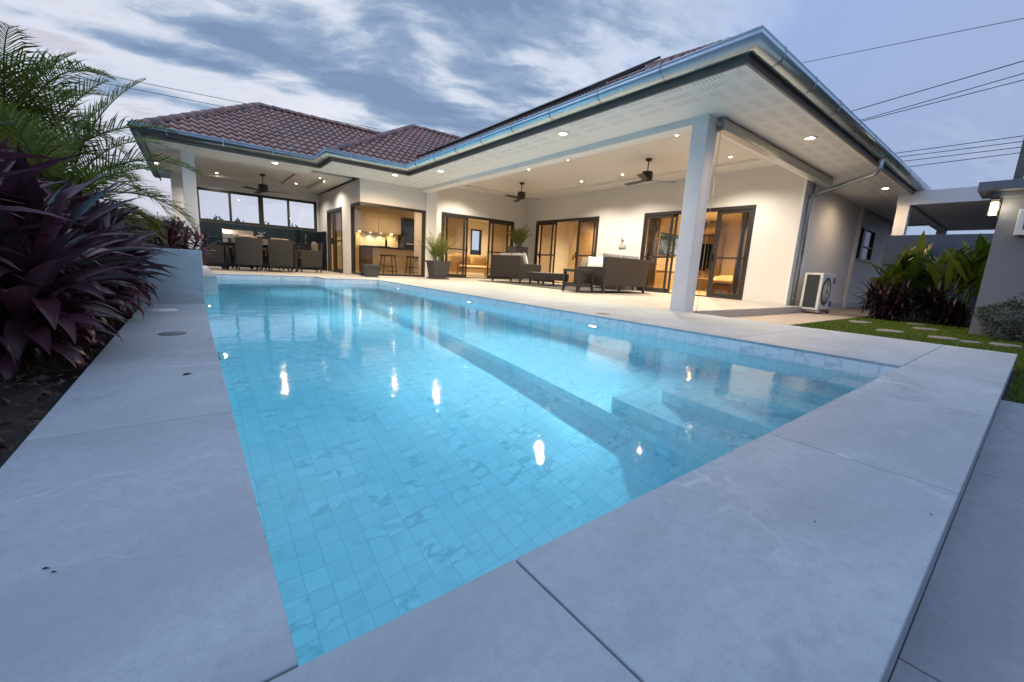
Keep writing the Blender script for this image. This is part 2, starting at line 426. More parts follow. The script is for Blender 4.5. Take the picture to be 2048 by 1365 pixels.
# ------------------------------------------------------------------ camera
cam_d = bpy.data.cameras.new('camera'); cam = bpy.data.objects.new('camera', cam_d); COL.objects.link(cam); S.camera = cam
cam_d.sensor_width = 36; cam_d.lens = 816.3147 / 2048 * 36; cam_d.clip_start = .02; cam_d.clip_end = 3000
A = ((0.7905293, -0.6099437, 0.0550640), (-0.0662251, -0.1745228, -0.9824235), (0.6088330, 0.7729880, -0.1783590))
M = Matrix.Identity(4)
for k in range(3):
    M[k][0] = A[0][k]; M[k][1] = -A[1][k]; M[k][2] = -A[2][k]
M.translation = (0, 0, .5); cam.matrix_world = M
def ray(u, v):
    """direction seen at a pixel of the 2048 px photograph: used once to survey real positions"""
    c = ((u - 1024) / 816.3147, (v - 682.5) / 816.3147, 1.0)
    return Vector([sum(A[i][k] * c[i] for i in range(3)) for k in range(3)])
def at(u, v, ax, c):
    d = ray(u, v); o = Vector((0, 0, .5)); i = 'xyz'.index(ax)
    return o + d * ((c - o[i]) / d[i])

# ------------------------------------------------------------------ sky
W = bpy.data.worlds.new('World'); S.world = W; W.use_nodes = True
nt = NT(W.node_tree); bg = nt.n['Background']
d = nt.vmath('NORMALIZE', coords(nt, 'Generated')); x, y, z = nt.sep(d)
zc = nt.math('MAXIMUM', z, 0.0)
glow = nt.vmath('DOT_PRODUCT', d, tuple(ray(330, 260).normalized()))
east = nt.vmath('DOT_PRODUCT', d, tuple(Vector((.9, -.35, .1)).normalized()))
clear = nt.ramp(zc, [(0, (.46, .55, .74)), (.18, (.32, .43, .70)), (.5, (.32, .46, .80)), (1, (.42, .60, 1.0))])
clear = nt.mix(nt.math('MULTIPLY', nt.smooth(east, .45, 1.0), .55), clear, (.40, .47, .67))
g1 = nt.smooth(glow, .60, 1.0)
base = nt.mix(nt.math('MULTIPLY', g1, .97), clear, (.86, .87, .94))
lil = nt.smooth(nt.vmath('DOT_PRODUCT', d, tuple(ray(20, 60).normalized())), .90, 1.0)
base = nt.mix(nt.math('MULTIPLY', lil, .8), base, (.56, .55, .68))
# high sheet clouds laid on a plane far overhead, drawn out along the wind
pl = nt.comb(nt.math('DIVIDE', x, nt.math('ADD', zc, .16)), nt.math('DIVIDE', y, nt.math('ADD', zc, .16)), 0.0)
def blob(cx, cy, rx, ry, ang, w):
    v = nt.vmath('SUBTRACT', pl, (cx, cy, 0)); rt = nt.node('ShaderNodeVectorRotate', rotation_type='Z_AXIS'); nt.put(rt.inputs['Vector'], v); rt.inputs['Angle'].default_value = -R(ang)
    l = nt.vmath('LENGTH', nt.vmath('MULTIPLY', rt.outputs[0], (1 / rx, 1 / ry, 0)))
    return nt.math('MULTIPLY', nt.math('EXPONENT', nt.math('MULTIPLY', nt.math('MULTIPLY', l, l), -1.0)), w)
wv = nt.vmath('ADD', pl, nt.vmath('SCALE', nt.vmath('SUBTRACT', nt.noise(pl, 2.2, 4, .55, out='Color'), (.5, .5, .5)), scale=.22))
rt = nt.node('ShaderNodeVectorRotate', rotation_type='Z_AXIS'); nt.put(rt.inputs['Vector'], wv); rt.inputs['Angle'].default_value = R(SKY_ROT)
st = nt.vmath('ADD', nt.vmath('MULTIPLY', rt.outputs[0], (1.0, 2.0, 1)), SKY_OFF)
n1 = nt.noise(st, 1.7, 7, .56, .25); n2 = nt.noise(nt.vmath('ADD', st, (5.2, 1.3, 0)), 6.5, 6, .62, .3)
dens = nt.math('ADD', nt.math('MULTIPLY', nt.math('SUBTRACT', n1, .5), 3.0), nt.math('MULTIPLY', nt.math('SUBTRACT', n2, .5), 1.0))
for B in CLOUDS: dens = nt.math('ADD', dens, blob(*B))
cm = nt.math('MULTIPLY', nt.smooth(dens, -.08, .70), nt.smooth(z, .05, .2))
ccol = nt.ramp(dens, [(.05, (.58, .64, .77)), (.42, (.39, .495, .66)), (.7, (.275, .38, .565)), (1.2, (.185, .28, .47))])
edge = nt.math("MULTIPLY", nt.math('MULTIPLY', nt.smooth(dens, -.35, .05), nt.smooth(z, .04, .2)), nt.smooth(nt.vmath('DOT_PRODUCT', d, tuple(ray(700, 120).normalized())), .62, .92))
sky = nt.mix(nt.math('MULTIPLY', edge, .75), base, (.76, .81, .92))
sky = nt.mix(nt.math('MULTIPLY', cm, .95), sky, ccol)
low = nt.smooth(z, -.02, .02)
nt.put(bg.inputs[0], nt.mix(low, (.10, .12, .15), sky)); bg.inputs[1].default_value = 1.0
sun_d = bpy.data.lights.new('sun', 'SUN'); sun_d.energy = .25; sun_d.angle = R(25); sun_d.color = (.86, .92, 1)
sun = bpy.data.objects.new('sun', sun_d); COL.objects.link(sun)
sun.rotation_euler = Vector((.35, .35, -.8)).to_track_quat('-Z', 'Y').to_euler()

# ------------------------------------------------------------------ ground, pool, deck
PX0, PX1, PY0, PYR, PYL, PXN = .073, 3.66, .482, 10.15, 10.95, 2.38
WZ = -.112; PF = -1.5
mb = MB()   # ground sheet to the horizon, open where the pool is dug
G = 1500
for (a, b_, c_, e) in ((-G, PX0 - .3, -G, G), (PX1 + .3, G, -G, G), (PX0 - .3, PX1 + .3, -G, PY0 - .3), (PX0 - .3, PX1 + .3, PYL + .3, G)):
    mb.quad([(a, c_, -.16), (b_, c_, -.16), (b_, e, -.16), (a, e, -.16)])
tag(mb.build('ground', 'soil'), kind='structure')

def pool_poly(): return [(PX0, PY0), (PX1, PY0), (PX1, PYR), (PXN + .03, PYR), (PXN - .03, PYL), (PX0, PYL)]
mb = MB(); pp = pool_poly(); s_ = 0
TOP = -.0182
for k in range(len(pp)):
    (ax_, ay), (bx, by) = pp[k], pp[(k + 1) % len(pp)]; L = math.hypot(bx - ax_, by - ay)
    mb.quad([(bx, by, PF), (ax_, ay, PF), (ax_, ay, TOP), (bx, by, TOP)], [(s_ + L, PF), (s_, PF), (s_, TOP), (s_ + L, TOP)]); s_ += L
mb.face(mb.add([(p[0], p[1], PF) for p in pp]), [(p[0], p[1]) for p in pp])
SH = -1.3
mb.box(2.38, PX1 - .001, PY0 + .001, PYR - .001, PF, SH)
for k, zz in enumerate((-1.1, -.9, -.7, -.5, -.3)):
    mb.box(PX1 - 1.22 + .235 * k, PX1 - .001 - .001 * k, PY0 + .001 + .001 * k, PY0 + 1.36 - .26 * k, SH if k == 0 else zz - .2, zz)
tag(mb.build('pool_shell', 'pool_tile'), kind='structure')
mb = MB()
wp = [(PX0 - .02, PY0 - .02), (PX1 + .02, PY0 - .02), (PX1 + .02, PYR + .02), (PXN + .05, PYR + .02), (PXN - .01, PYL + .02), (PX0 - .02, PYL + .02)]
mb.face(mb.add([(*p, WZ) for p in wp])); mb.face(mb.add([(*p, PF - .05) for p in wp])[::-1])
for k in range(6):
    a, b_ = wp[k], wp[(k + 1) % 6]; mb.quad([(*a, PF - .05), (*b_, PF - .05), (*b_, WZ), (*a, WZ)])
tag(mb.build('pool_water', 'pool_water'), kind='structure')

def slabs(mb, x0, x1, y0, y1, zt, th, xs=(), ys=(), gap=.004):
    X = [x0] + list(xs) + [x1]; Y = [y0] + list(ys) + [y1]
    for i in range(len(X) - 1):
        for j in range(len(Y) - 1):
            mb.slab = (rnd.random(), rnd.random(), rnd.random())
            a = X[i] + (gap / 2 if i else 0); b = X[i + 1] - (gap / 2 if i < len(X) - 2 else 0)
            c = Y[j] + (gap / 2 if j else 0); e = Y[j + 1] - (gap / 2 if j < len(Y) - 2 else 0)
            mb.box(a, b, c, e, zt - th, zt)
mb = MB()
YF = .041
slabs(mb, -1.8, 5.59, YF, PY0, 0, .018, [-1.75 + 1.081 * k for k in range(1, 7) if True and -1.75 + 1.081 * k < 5.4])
slabs(mb, -.365, PX0, PY0 + .004, 4.84, 0, .018, [], [1.505, 2.53, 3.55])
slabs(mb, PX1, 5.6, PY0 + .004, 3.15, 0, .018, [4.63], [1.56, 2.64])
slabs(mb, PX1, 5.6, 3.154, 11.6, 0, .018, [4.63], [3.72, 4.8, 5.88, 6.96, 8.04, 9.12, 10.2])
slabs(mb, PXN + .034, PX1 - .004, PYR, 11.6, 0, .018, [3.02], [10.9])
slabs(mb, .28, PXN + .03, PYL + .004, 11.6, 0, .018, [1.3], [])
tag(mb.build('pool_deck', 'deck_stone', bevel=.0025), kind='structure')
mb = MB()   # mortar bed under the slabs
mb.box(-1.8, 5.585, YF + .006, PY0 - .006, -.15, -.0195); mb.box(-.36, PX0 - .006, PY0 - .006, 4.84, -.15, -.0205)
mb.box(PX1 + .006, 5.595, PY0 - .006, 3.15, -.15, -.0205); mb.box(PX1 + .006, 5.595, 3.15, 16.9, -.15, -.0195)
mb.box(-.1, PXN + .02, PYL + .006, 16.9, -.15, -.0215); mb.box(PXN + .04, PX1 + .005, PYR + .006, 16.9, -.15, -.0225)
mb.box(5.595, 10.8, 3.156, 16.9, -.15, -.0215)
tag(mb.build('deck_base', 'joint'), kind='structure')
mb = MB(); mb.box(-1.8, 5.588, YF + .0025, YF + .0055, -.15, -.0188); mb.box(5.5955, 5.5985, YF + .006, 3.138, -.15, -.0188); tag(mb.build('deck_riser', 'deck_edge'), kind='structure')
mb = MB()
slabs(mb, 5.604, 10.8, 3.15, 13.2, 0, .018, [6.6, 7.65, 8.7, 9.75], [3.72, 4.8, 5.88, 6.96, 8.04, 9.12, 10.2, 11.3, 12.3])
slabs(mb, -.1, 5.6, 11.604, 16.75, 0, .018, [.9, 1.9, 2.9, 3.9, 4.9], [12.7, 13.8, 14.9, 16.0])
mb.slab = (.3, .2, .1); mb.box(5.612, 10.8, 3.14, 3.149, -.15, -.003)
tag(mb.build('terrace_floor', 'lamplit_stone', bevel=.002), kind='structure')
mb = MB()
slabs(mb, -3, 3.81, -5, YF + .0015, -.125, .03, [-1.56, -.32, .92, 2.16, 3.46], [-3.7, -2.45, -1.2])
tag(mb.build('lower_paving', 'paving_stone', bevel=.002), kind='structure')
mb = MB(); slabs(mb, 5.61, 19.5, 2.25, 3.44, -.13, .03, [8, 10.4, 12.8, 15.2, 17.6]); tag(mb.build('side_path', 'path_concrete'), kind='structure')
# lawn: sheet plus blades
mb = MB(); mb.box(5.61, 12.0, -5, 2.25, -.19, -.145); mb.box(3.82, 5.61, -5, YF, -.19, -.145)
tag(mb.build('lawn', 'soil'), kind='structure')
mb = MB(); gr = random.Random(3)
for k in range(42000):
    if gr.random() < .12: px, py = gr.uniform(3.83, 5.6), gr.uniform(-.9, YF - .02)
    else: px, py = gr.uniform(5.62, 11.6), gr.uniform(-.6, 2.24)
    a = gr.uniform(0, 6.28); h = gr.uniform(.018, .045); w = gr.uniform(.004, .008); le = gr.uniform(0, .02); a2 = gr.uniform(0, 6.28)
    mb.slab = (gr.random(), gr.random(), 0)
    dx, dy = math.cos(a) * w, math.sin(a) * w
    mb.face(mb.add([(px - dx, py - dy, -.15), (px + dx, py + dy, -.15), (px + math.cos(a2) * le, py + math.sin(a2) * le, -.148 + h)]), [(-.4, 0), (.4, 0), (0, 1)])
tag(mb.build('grass', 'grass_blade'), kind='stuff')
# planting bed
mb = MB(); n = 28
for i in range(n):
    for j in range(n):
        def H(a, b_): return -.06 + .03 * math.sin(a * 9.1 + b_ * 3) + .02 * math.sin(a * 17 - b_ * 23)
        xa, xb = -3.4 + 3.03 * i / n, -3.4 + 3.03 * (i + 1) / n; ya, yb = .3 + 4.54 * j / n, .3 + 4.54 * (j + 1) / n
        mb.smooth = True; mb.quad([(xa, ya, H(xa, ya)), (xb, ya, H(xb, ya)), (xb, yb, H(xb, yb)), (xa, yb, H(xa, yb))])
tag(mb.build('planting_bed', 'soil'), kind='structure')
mb = MB()
for k in range(2600):
    px, py = gr.uniform(-1.6, -.37), gr.uniform(1.2, 4.8); a = gr.uniform(0, 6.28); l = gr.uniform(.008, .026); w = l * gr.uniform(.25, .5); t = gr.uniform(-.01, .025)
    c_, s2 = math.cos(a), math.sin(a); zz = -.035 + gr.uniform(0, .035)
    mb.slab = (gr.random(), 0, 0)
    mb.quad([(px - c_ * l, py - s2 * l, zz), (px + s2 * w, py - c_ * w, zz + t), (px + c_ * l, py + s2 * l, zz), (px - s2 * w, py + c_ * w, zz + t * .4)])
tag(mb.build('leaf_litter', 'litter'), kind='stuff')

# ------------------------------------------------------------------ house
house = thing('house', 'white single storey pool villa with brown tiled hip roofs and lit covered terraces', 'house', (7, 9, 0))
def hp(mb, name, mat, parent=None, **kw): return mb.build(name, mat, parent or house, **kw)
def wall_x(mb, x0, x1, y0, y1, z0, z1, holes=()):
    """wall lying along y between two x faces, with openings (y0,y1,z0,z1)"""
    ys = sorted({y0, y1, *[h[0] for h in holes], *[h[1] for h in holes]})
    for a, b_ in zip(ys, ys[1:]):
        cuts = sorted([(h[2], h[3]) for h in holes if h[0] <= a + 1e-6 and h[1] >= b_ - 1e-6]); zz = z0
        for c_, e in cuts:
            if c_ > zz + 1e-6: mb.box(x0, x1, a, b_, zz, c_)
            zz = e
        if zz < z1 - 1e-6: mb.box(x0, x1, a, b_, zz, z1)
def wall_y(mb, y0, y1, x0, x1, z0, z1, holes=()):
    xs = sorted({x0, x1, *[h[0] for h in holes], *[h[1] for h in holes]})
    for a, b_ in zip(xs, xs[1:]):
        cuts = sorted([(h[2], h[3]) for h in holes if h[0] <= a + 1e-6 and h[1] >= b_ - 1e-6]); zz = z0
        for c_, e in cuts:
            if c_ > zz + 1e-6: mb.box(a, b_, y0, y1, zz, c_)
            zz = e
        if zz < z1 - 1e-6: mb.box(a, b_, y0, y1, zz, z1)
XB = 10.8; YA = 13.2; YK = 12.0; XK = 3.82; YD = 16.7
SZ, CB, CT = 2.66, 3.12, 3.17
DB = (4.55, 7.66, 0, 2.29); DW = (9.40, 12.58, 0, 2.31); DA = (6.98, 10.18, 0, 2.25)
KW = (XK, 5.80, .03, 2.05)
mb = MB(); wall_x(mb, XB, XB + .15, 3.45, YA, -.15, CT + .1, [DB, DW]); hp(mb, 'wall', 'wall_paint')
mb = MB(); wall_y(mb, YA, YA + .15, 6.10, XB + .15, -.1, CT + .1, [DA]); hp(mb, 'wall', 'wall_paint')
mb = MB(); wall_y(mb, YK, YK + .14, XK, 6.10, -.03, SZ - .002, [(XK, 5.80, -.03, 2.05)]); mb.box(6.045, 6.12, YK + .141, YA + .149, -.03, CT + .1)
wall_x(mb, XK, XK + .13, YK + .14, YD + .2, -.03, SZ - .002, [(YK + .14, 12.86, -.03, 2.05), (13.76, 15.55, -.03, 2.05)]); hp(mb, 'wall', 'wall_paint')
mb = MB(); mb.box(XK - .012, XK + .16, YK - .012, 12.84, -.03, .028); mb.box(XK + .16, 5.80, YK - .012, YK + .15, -.03, .028); hp(mb, 'window_plinth', 'white_paint')
mb = MB(); mb.box(5.80, 6.12, YK - .10, YK - .001, -.03, SZ - .003); hp(mb, 'pilaster', 'white_paint', bevel=.006)
mb = MB(); wall_y(mb, 3.45, 3.6, XB + .15, 14.6, -.15, SZ); mb.box(14.6, 14.75, 3.38, 3.6, -.15, SZ)
wall_y(mb, 3.5, 3.64, 14.75, 18.7, -.15, SZ, [(14.95, 16.9, 1.22, 2.23)]); mb.box(18.7, 18.85, 3.4, 17, -.15, SZ); hp(mb, 'wall', 'wall_paint')
mb = MB(); mb.box(XB + .4, 14.59, 3.43, 3.449, -.13, -.0); mb.box(14.76, 18.69, 3.48, 3.499, -.13, 0.0); hp(mb, 'skirting', 'clad_stone')
mb = MB(); wall_y(mb, YD, YD + .16, -.32, XK + .13, -.1, SZ + .2, [(.26, 3.74, 1.40, 2.42)]); hp(mb, 'wall', 'wall_paint')
mb = MB(); wall_y(mb, 17.6, 17.75, XK + .13, 18.7, -.1, CT, [(10.93, 11.55, .5, 2.22)]); hp(mb, 'wall', 'inside_paint')
mb = MB(); mb.box(13.2, 13.35, 8.72, 17.6, 0, 2.75); mb.box(XB + .15, 16.0, 8.6, 8.72, 0, 2.75); mb.box(16.0, 16.15, 3.64, 8.72, 0, 2.75); mb.box(XB + .15, 13.2, 13.35, 13.45, 0, 2.75)
hp(mb, 'partition_wall', 'inside_paint')
mb = MB(); mb.box(XK + .13, 6.1, YK + .14, 17.6, -.02, .006); mb.box(6.1, 13.2, YA + .15, 17.6, -.02, .006); mb.box(XB + .15, 16.0, 3.6, 13.35, -.02, .006); hp(mb, 'room_floor', 'inside_floor')
# columns
for (a, b_, c_, e, zt) in ((5.60, 5.86, 3.13, 3.36, SZ), (-.03, .215, 12.4, 12.65, SZ), (-.32, -.06, YD - .27, YD - .001, SZ)):
    mb = MB(); mb.box(a, b_, c_, e, -.03, zt - .001); hp(mb, 'column', 'white_paint', bevel=.004)
# beams round the two terraces
mb = MB(); mb.box(5.60, 5.84, 3.36, 11.90, 2.565, SZ + .5); hp(mb, 'beam', 'white_paint', bevel=.004)
mb = MB(); mb.box(5.862, XB, 3.17, 3.36, 2.60, SZ + .5); hp(mb, 'beam', 'white_paint', bevel=.004)
# ceilings with a raised tray
def tray(x0, x1, y0, y1, zb, zt, tx0, tx1, ty0, ty1):
    mb = MB()
    for a, b_, c_, e in ((x0, x1, y0, ty0), (x0, x1, ty1, y1), (x0, tx0, ty0, ty1), (tx1, x1, ty0, ty1)): mb.box(a, b_, c_, e, zb, zt)
    mb.box(x0, x1, y0, y1, zt, zt + .08); hp(mb, 'ceiling', 'ceiling_paint')
tray(5.84, XB, 3.36, YA, CB, CT, 6.75, 10.1, 4.3, 12.65)
mb = MB(); mb.box(5.6, 5.96, 11.9, YA, SZ, SZ + .5); hp(mb, 'ceiling', 'ceiling_paint')
tray(-.05, XK, 12.65, YD, 2.72, 2.82, .42, 3.35, 13.35, 16.15)
mb = MB(); mb.box(XK + .13, 6.04, YK + .14, 17.6, 2.62, 2.75); mb.box(6.041, 13.3, YA + .15, 17.6, 2.62, 2.75); mb.box(XB + .15, 18.7, 3.6, 13.4, 2.62, 2.75); hp(mb, 'room_ceiling', 'inside_paint')
# soffit boards, UV laid along the eave
GX0, GYL, GXN, GYR, GXB, GYB, GX1 = -.78, 11.12, 2.46, 10.05, 4.30, 2.0, 19.6
IN = .17
mb = MB()
fx0, fyl, fxn, fyr, fxb, fyb = GX0 + IN, GYL + IN, GXN + IN, GYR + IN, GXB + IN, GYB + IN
def sof(x0, x1, y0, y1, eave):
    P4 = [(x0, y1, SZ), (x1, y1, SZ), (x1, y0, SZ), (x0, y0, SZ)]
    f = {'y': lambda p: (p[0], p[1] - y0), 'x': lambda p: (p[1], p[0] - x0), '-': lambda p: (p[0], 5 + p[1])}[eave]
    mb.quad(P4, [f(p) for p in P4])
sof(fx0, fxn, fyl, 12.66, 'y'); sof(fxn, 4.47, fyr, 12.0, 'y'); sof(fxb, 5.60, fyb + 1.1, 11.95, 'x'); sof(fx0, -.05, 12.66, 17.6, '-'); sof(-.05, 3.9, YD, 17.6, '-')
sof(5.60, GX1 - IN, fyb, 3.46, 'y'); sof(4.47, 5.96, 11.95, 12.0, '-')
T3 = [(fxb, fyb + 1.1, SZ), (5.60, fyb + 1.1, SZ), (fxb, fyb, SZ)]; mb.face(mb.add(T3), [(p[1], p[0] - fxb) for p in T3])
T3 = [(5.60, fyb + 1.1, SZ), (5.60, fyb, SZ), (fxb, fyb, SZ)]; mb.face(mb.add(T3), [(p[0], p[1] - fyb) for p in T3])
sof2 = hp(mb, 'soffit', 'soffit_board')
# fascia and gutter follow the eave with mitred corners
eave = [(GX0, 18.0), (GX0, GYL), (GXN, GYL), (GXN, GYR), (GXB, GYR), (GXB, GYB), (GX1, GYB), (GX1, 18.0)]
def sweep(mb, path, prof, smooth=False):
    """profile points (inset from the path, z); path runs with the house on its left... inset to the left"""
    n = len(path); rows = []
    for i, p in enumerate(path):
        d0 = Vector(path[i]) - Vector(path[i - 1]) if i else Vector(path[1]) - Vector(path[0])
        d1 = Vector(path[i + 1]) - Vector(p) if i < n - 1 else d0
        d0.normalize(); d1.normalize(); n0 = Vector((-d0.y, d0.x)); n1 = Vector((-d1.y, d1.x))
        mt = (n0 + n1); mt = mt / max(.2, mt.dot(n0))
        rows.append(mb.add([(p[0] + mt.x * o, p[1] + mt.y * o, z) for o, z in prof]))
    mb.smooth = smooth
    for a, b_ in zip(rows, rows[1:]):
        for j in range(len(prof) - 1): mb.face([a[j], b_[j], b_[j + 1], a[j + 1]])
    mb.smooth = False
ev = eave
mb = MB(); sweep(mb, ev, [(IN + .03, SZ + .05), (IN + .03, SZ - .055), (IN, SZ - .055), (IN, 2.80), (IN + .03, 2.80), (IN + .03, SZ + .05)]); hp(mb, 'fascia', 'fascia_brown')
mb = MB()
gp = [(IN - .002, 2.80), (IN - .002, 2.70), (.145, 2.685), (.10, 2.675), (.055, 2.685), (.02, 2.71), (.0, 2.745), (-.004, 2.775), (.012, 2.785), (.0, 2.80), (0, 2.815), (.012, 2.822), (.024, 2.812), (.02, 2.79), (.02, 2.75), (.06, 2.71), (.12, 2.705), (IN - .004, 2.72)]
sweep(mb, ev, gp, True)
gut = hp(mb, 'gutter', 'gutter_metal')
mb = MB()   # lapped joints and clips
for (a, b_) in zip(ev[:-1], ev[1:]):
    a, b_ = Vector(a), Vector(b_); L = (b_ - a).length; dr = (b_ - a).normalized()
    k = .55
    while k < L - .2:
        q = a + dr * k; q2 = q + dr * .028
        mb = MB(); sweep(mb, [tuple(q), tuple(q2)], [(o - .004 if o < .1 else o, z - (.004 if z < 2.72 else 0) + (.003 if z > 2.8 else 0)) for o, z in gp[2:13]], True); hp(mb, 'gutter_clip', 'pipe_metal', gut)
        k += .92

# tiled roof slopes
def tile_slope(O, U, V, rows_s, name='roof_slope', amp=.019, res=8):
    """O eave start, U along the eave, V up the slope; rows_s(t) gives the span (s0,s1) at distance t up"""
    O, U, V = Vector(O), Vector(U).normalized(), Vector(V).normalized(); N = U.cross(V)
    if N.z < 0: N = -N
    tmax = rows_s(None); mb = MB(); mb.smooth = True; t = 0; prev = None
    S0 = min(rows_s(0)[0], rows_s(tmax)[0]); S1 = max(rows_s(0)[1], rows_s(tmax)[1])
    gs = [S0 + i * TW / res for i in range(int((S1 - S0) / TW * res) + 2)]
    while t < tmax - .01:
        t2 = min(tmax, t + TH); rows = []
        for tt, lift in ((t, .006), (t, .042), (t2 - .001, .008)):
            a, b_ = rows_s(tt)
            rows.append([(min(max(s, a), b_), tt, lift) for s in gs])
        for r0, r1 in zip(rows, rows[1:]):
            for i in range(len(gs) - 1):
                if r0[i][0] == r0[i + 1][0] and r1[i][0] == r1[i + 1][0]: continue
                q = [r0[i], r0[i + 1], r1[i + 1], r1[i]]
                pts = []
                for s, tt, li in q:
                    ph = (s / TW) % 1.0
                    w = amp * (math.sin(2 * math.pi * ph) + .25 * math.sin(4 * math.pi * ph))
                    pts.append(O + U * s + V * tt + N * (w + li))
                sm = (gs[i] + .001, (t + .5 * (t2 - t)))
                mb.quad(pts, [(q[0][0] + .0, sm[1]), (q[1][0] - 1e-4, sm[1]), (q[2][0] - 1e-4, sm[1]), (q[3][0], sm[1])])
        t = t2
    return hp(mb, name, 'roof_tile')
def caps(p0, p1, r=.085, parent=None):
    p0, p1 = Vector(p0), Vector(p1); L = (p1 - p0).length; d = (p1 - p0) / L; n = max(1, int(L / .34)); mb = MB()
    u = d.cross(Vector((0, 0, 1))).normalized(); w = u.cross(d)
    for k in range(n):
        a = p0 + d * (L * k / n); b_ = p0 + d * (L * (k + 1) / n + .03); ra, rb = r * 1.12, r * .92
        mb.slab = (rnd.random(), 0, 0); mb.smooth = True
        A1 = mb.add([a + u * math.cos(t) * ra + w * math.sin(t) * ra for t in [math.pi * j / 8 for j in range(9)]])
        A0 = mb.add([a + u * math.cos(t) * ra * .8 + w * math.sin(t) * ra * .8 for t in [math.pi * j / 8 for j in range(9)]])
        B1 = mb.add([b_ + u * math.cos(t) * rb + w * math.sin(t) * rb for t in [math.pi * j / 8 for j in range(9)]])
        for j in range(8): mb.face([A1[j], A1[j + 1], B1[j + 1], B1[j]], [(k * TW + .05, .1)] * 4); mb.face([A0[j], A0[j + 1], A1[j + 1], A1[j]], [(k * TW + .05, .1)] * 4)
    return mb.build('ridge_cap', 'roof_tile', parent or house)
EZ = 2.775; EO = .10
# left wing
ap1 = Vector((1.8, 14.5, 4.6)); e0 = (GX0 + EO, GYL + EO, EZ)
pit = math.atan2(ap1.z - EZ, ap1.y - e0[1]); TL = math.hypot(ap1.z - EZ, ap1.y - e0[1])
def span(tm, a0, a1, b0, b1):
    return lambda t: tm if t is None else (a0 + (a1 - a0) * t / tm, b0 + (b1 - b0) * t / tm)
s1 = tile_slope(e0, (1, 0, 0), (0, math.cos(pit), math.sin(pit)), span(TL, 0, ap1.x - e0[0], GXN - e0[0] + .05, 6.2 - e0[0]))
caps(e0, ap1, parent=s1); caps(ap1, (5.9, 14.5, 4.62), parent=s1)
pl_ = math.atan2(ap1.z - EZ, ap1.x - e0[0]); Ls = math.hypot(ap1.z - EZ, ap1.x - e0[0])
tile_slope(e0, (0, 1, 0), (math.cos(pl_), 0, math.sin(pl_)), span(Ls, 0, ap1.y - e0[1], 6.76, ap1.y - e0[1]), res=4)
tile_slope((GX0 + .03, 17.9, EZ), (1, 0, 0), (0, -math.cos(pit), math.sin(pit)), span(TL, 0, ap1.x - e0[0], 4.5, 7.0), res=3)
# middle piece
SL = .57; e1 = (GXN + EO, GYR + EO, EZ); ap2 = Vector((6.25, 14.0, EZ + SL * (14.0 - e1[1])))
p2_ = math.atan(SL); TM = (14.0 - e1[1]) / math.cos(p2_)
s2 = tile_slope(e1, (1, 0, 0), (0, math.cos(p2_), math.sin(p2_)), span(TM, 0, ap2.x - e1[0], GXB + EO - e1[0], GXB + EO + 3.95 - e1[0]))
caps(e1, ap2, parent=s2); caps(ap2, (8.5, 14.0, ap2.z + .02), parent=s2)
tile_slope(e1, (0, 1, 0), (math.cos(p2_ * .98), 0, math.sin(p2_ * .98)), span(TM * .97, 0, 3.9, 7.6, 3.95), res=3)
tile_slope((GXN + .03, 17.95, EZ), (1, 0, 0), (0, -math.cos(p2_), math.sin(p2_)), span(TM, 0, 3.8, 16.5, 12.0), res=2)
# right wing: slope over the pool side and slope over the garden side
e2 = (GXB + EO, GYB + EO, EZ); TB = 7.3 / math.cos(p2_)
s3 = tile_slope(e2, (0, 1, 0), (math.cos(p2_), 0, math.sin(p2_)), span(TB, 0, 7.3, GYR - e2[1] + EO, GYR - e2[1] + 7.3))
caps((e2[0] + .3, e2[1] + .3, EZ + SL * .3 - .01), (e2[0] + 7.3, e2[1] + 7.3, EZ + SL * 7.3), .075, parent=s3)
tile_slope(e2, (1, 0, 0), (0, math.cos(p2_), math.sin(p2_)), span(TB, 0, 7.3, GX1 - e2[0], GX1 - e2[0] - 7.3), res=4)
tile_slope((GX1 - EO, GYB + EO, EZ), (0, 1, 0), (-math.cos(p2_), 0, math.sin(p2_)), span(TB, 0, 7.3, 16, 8.6), res=2)

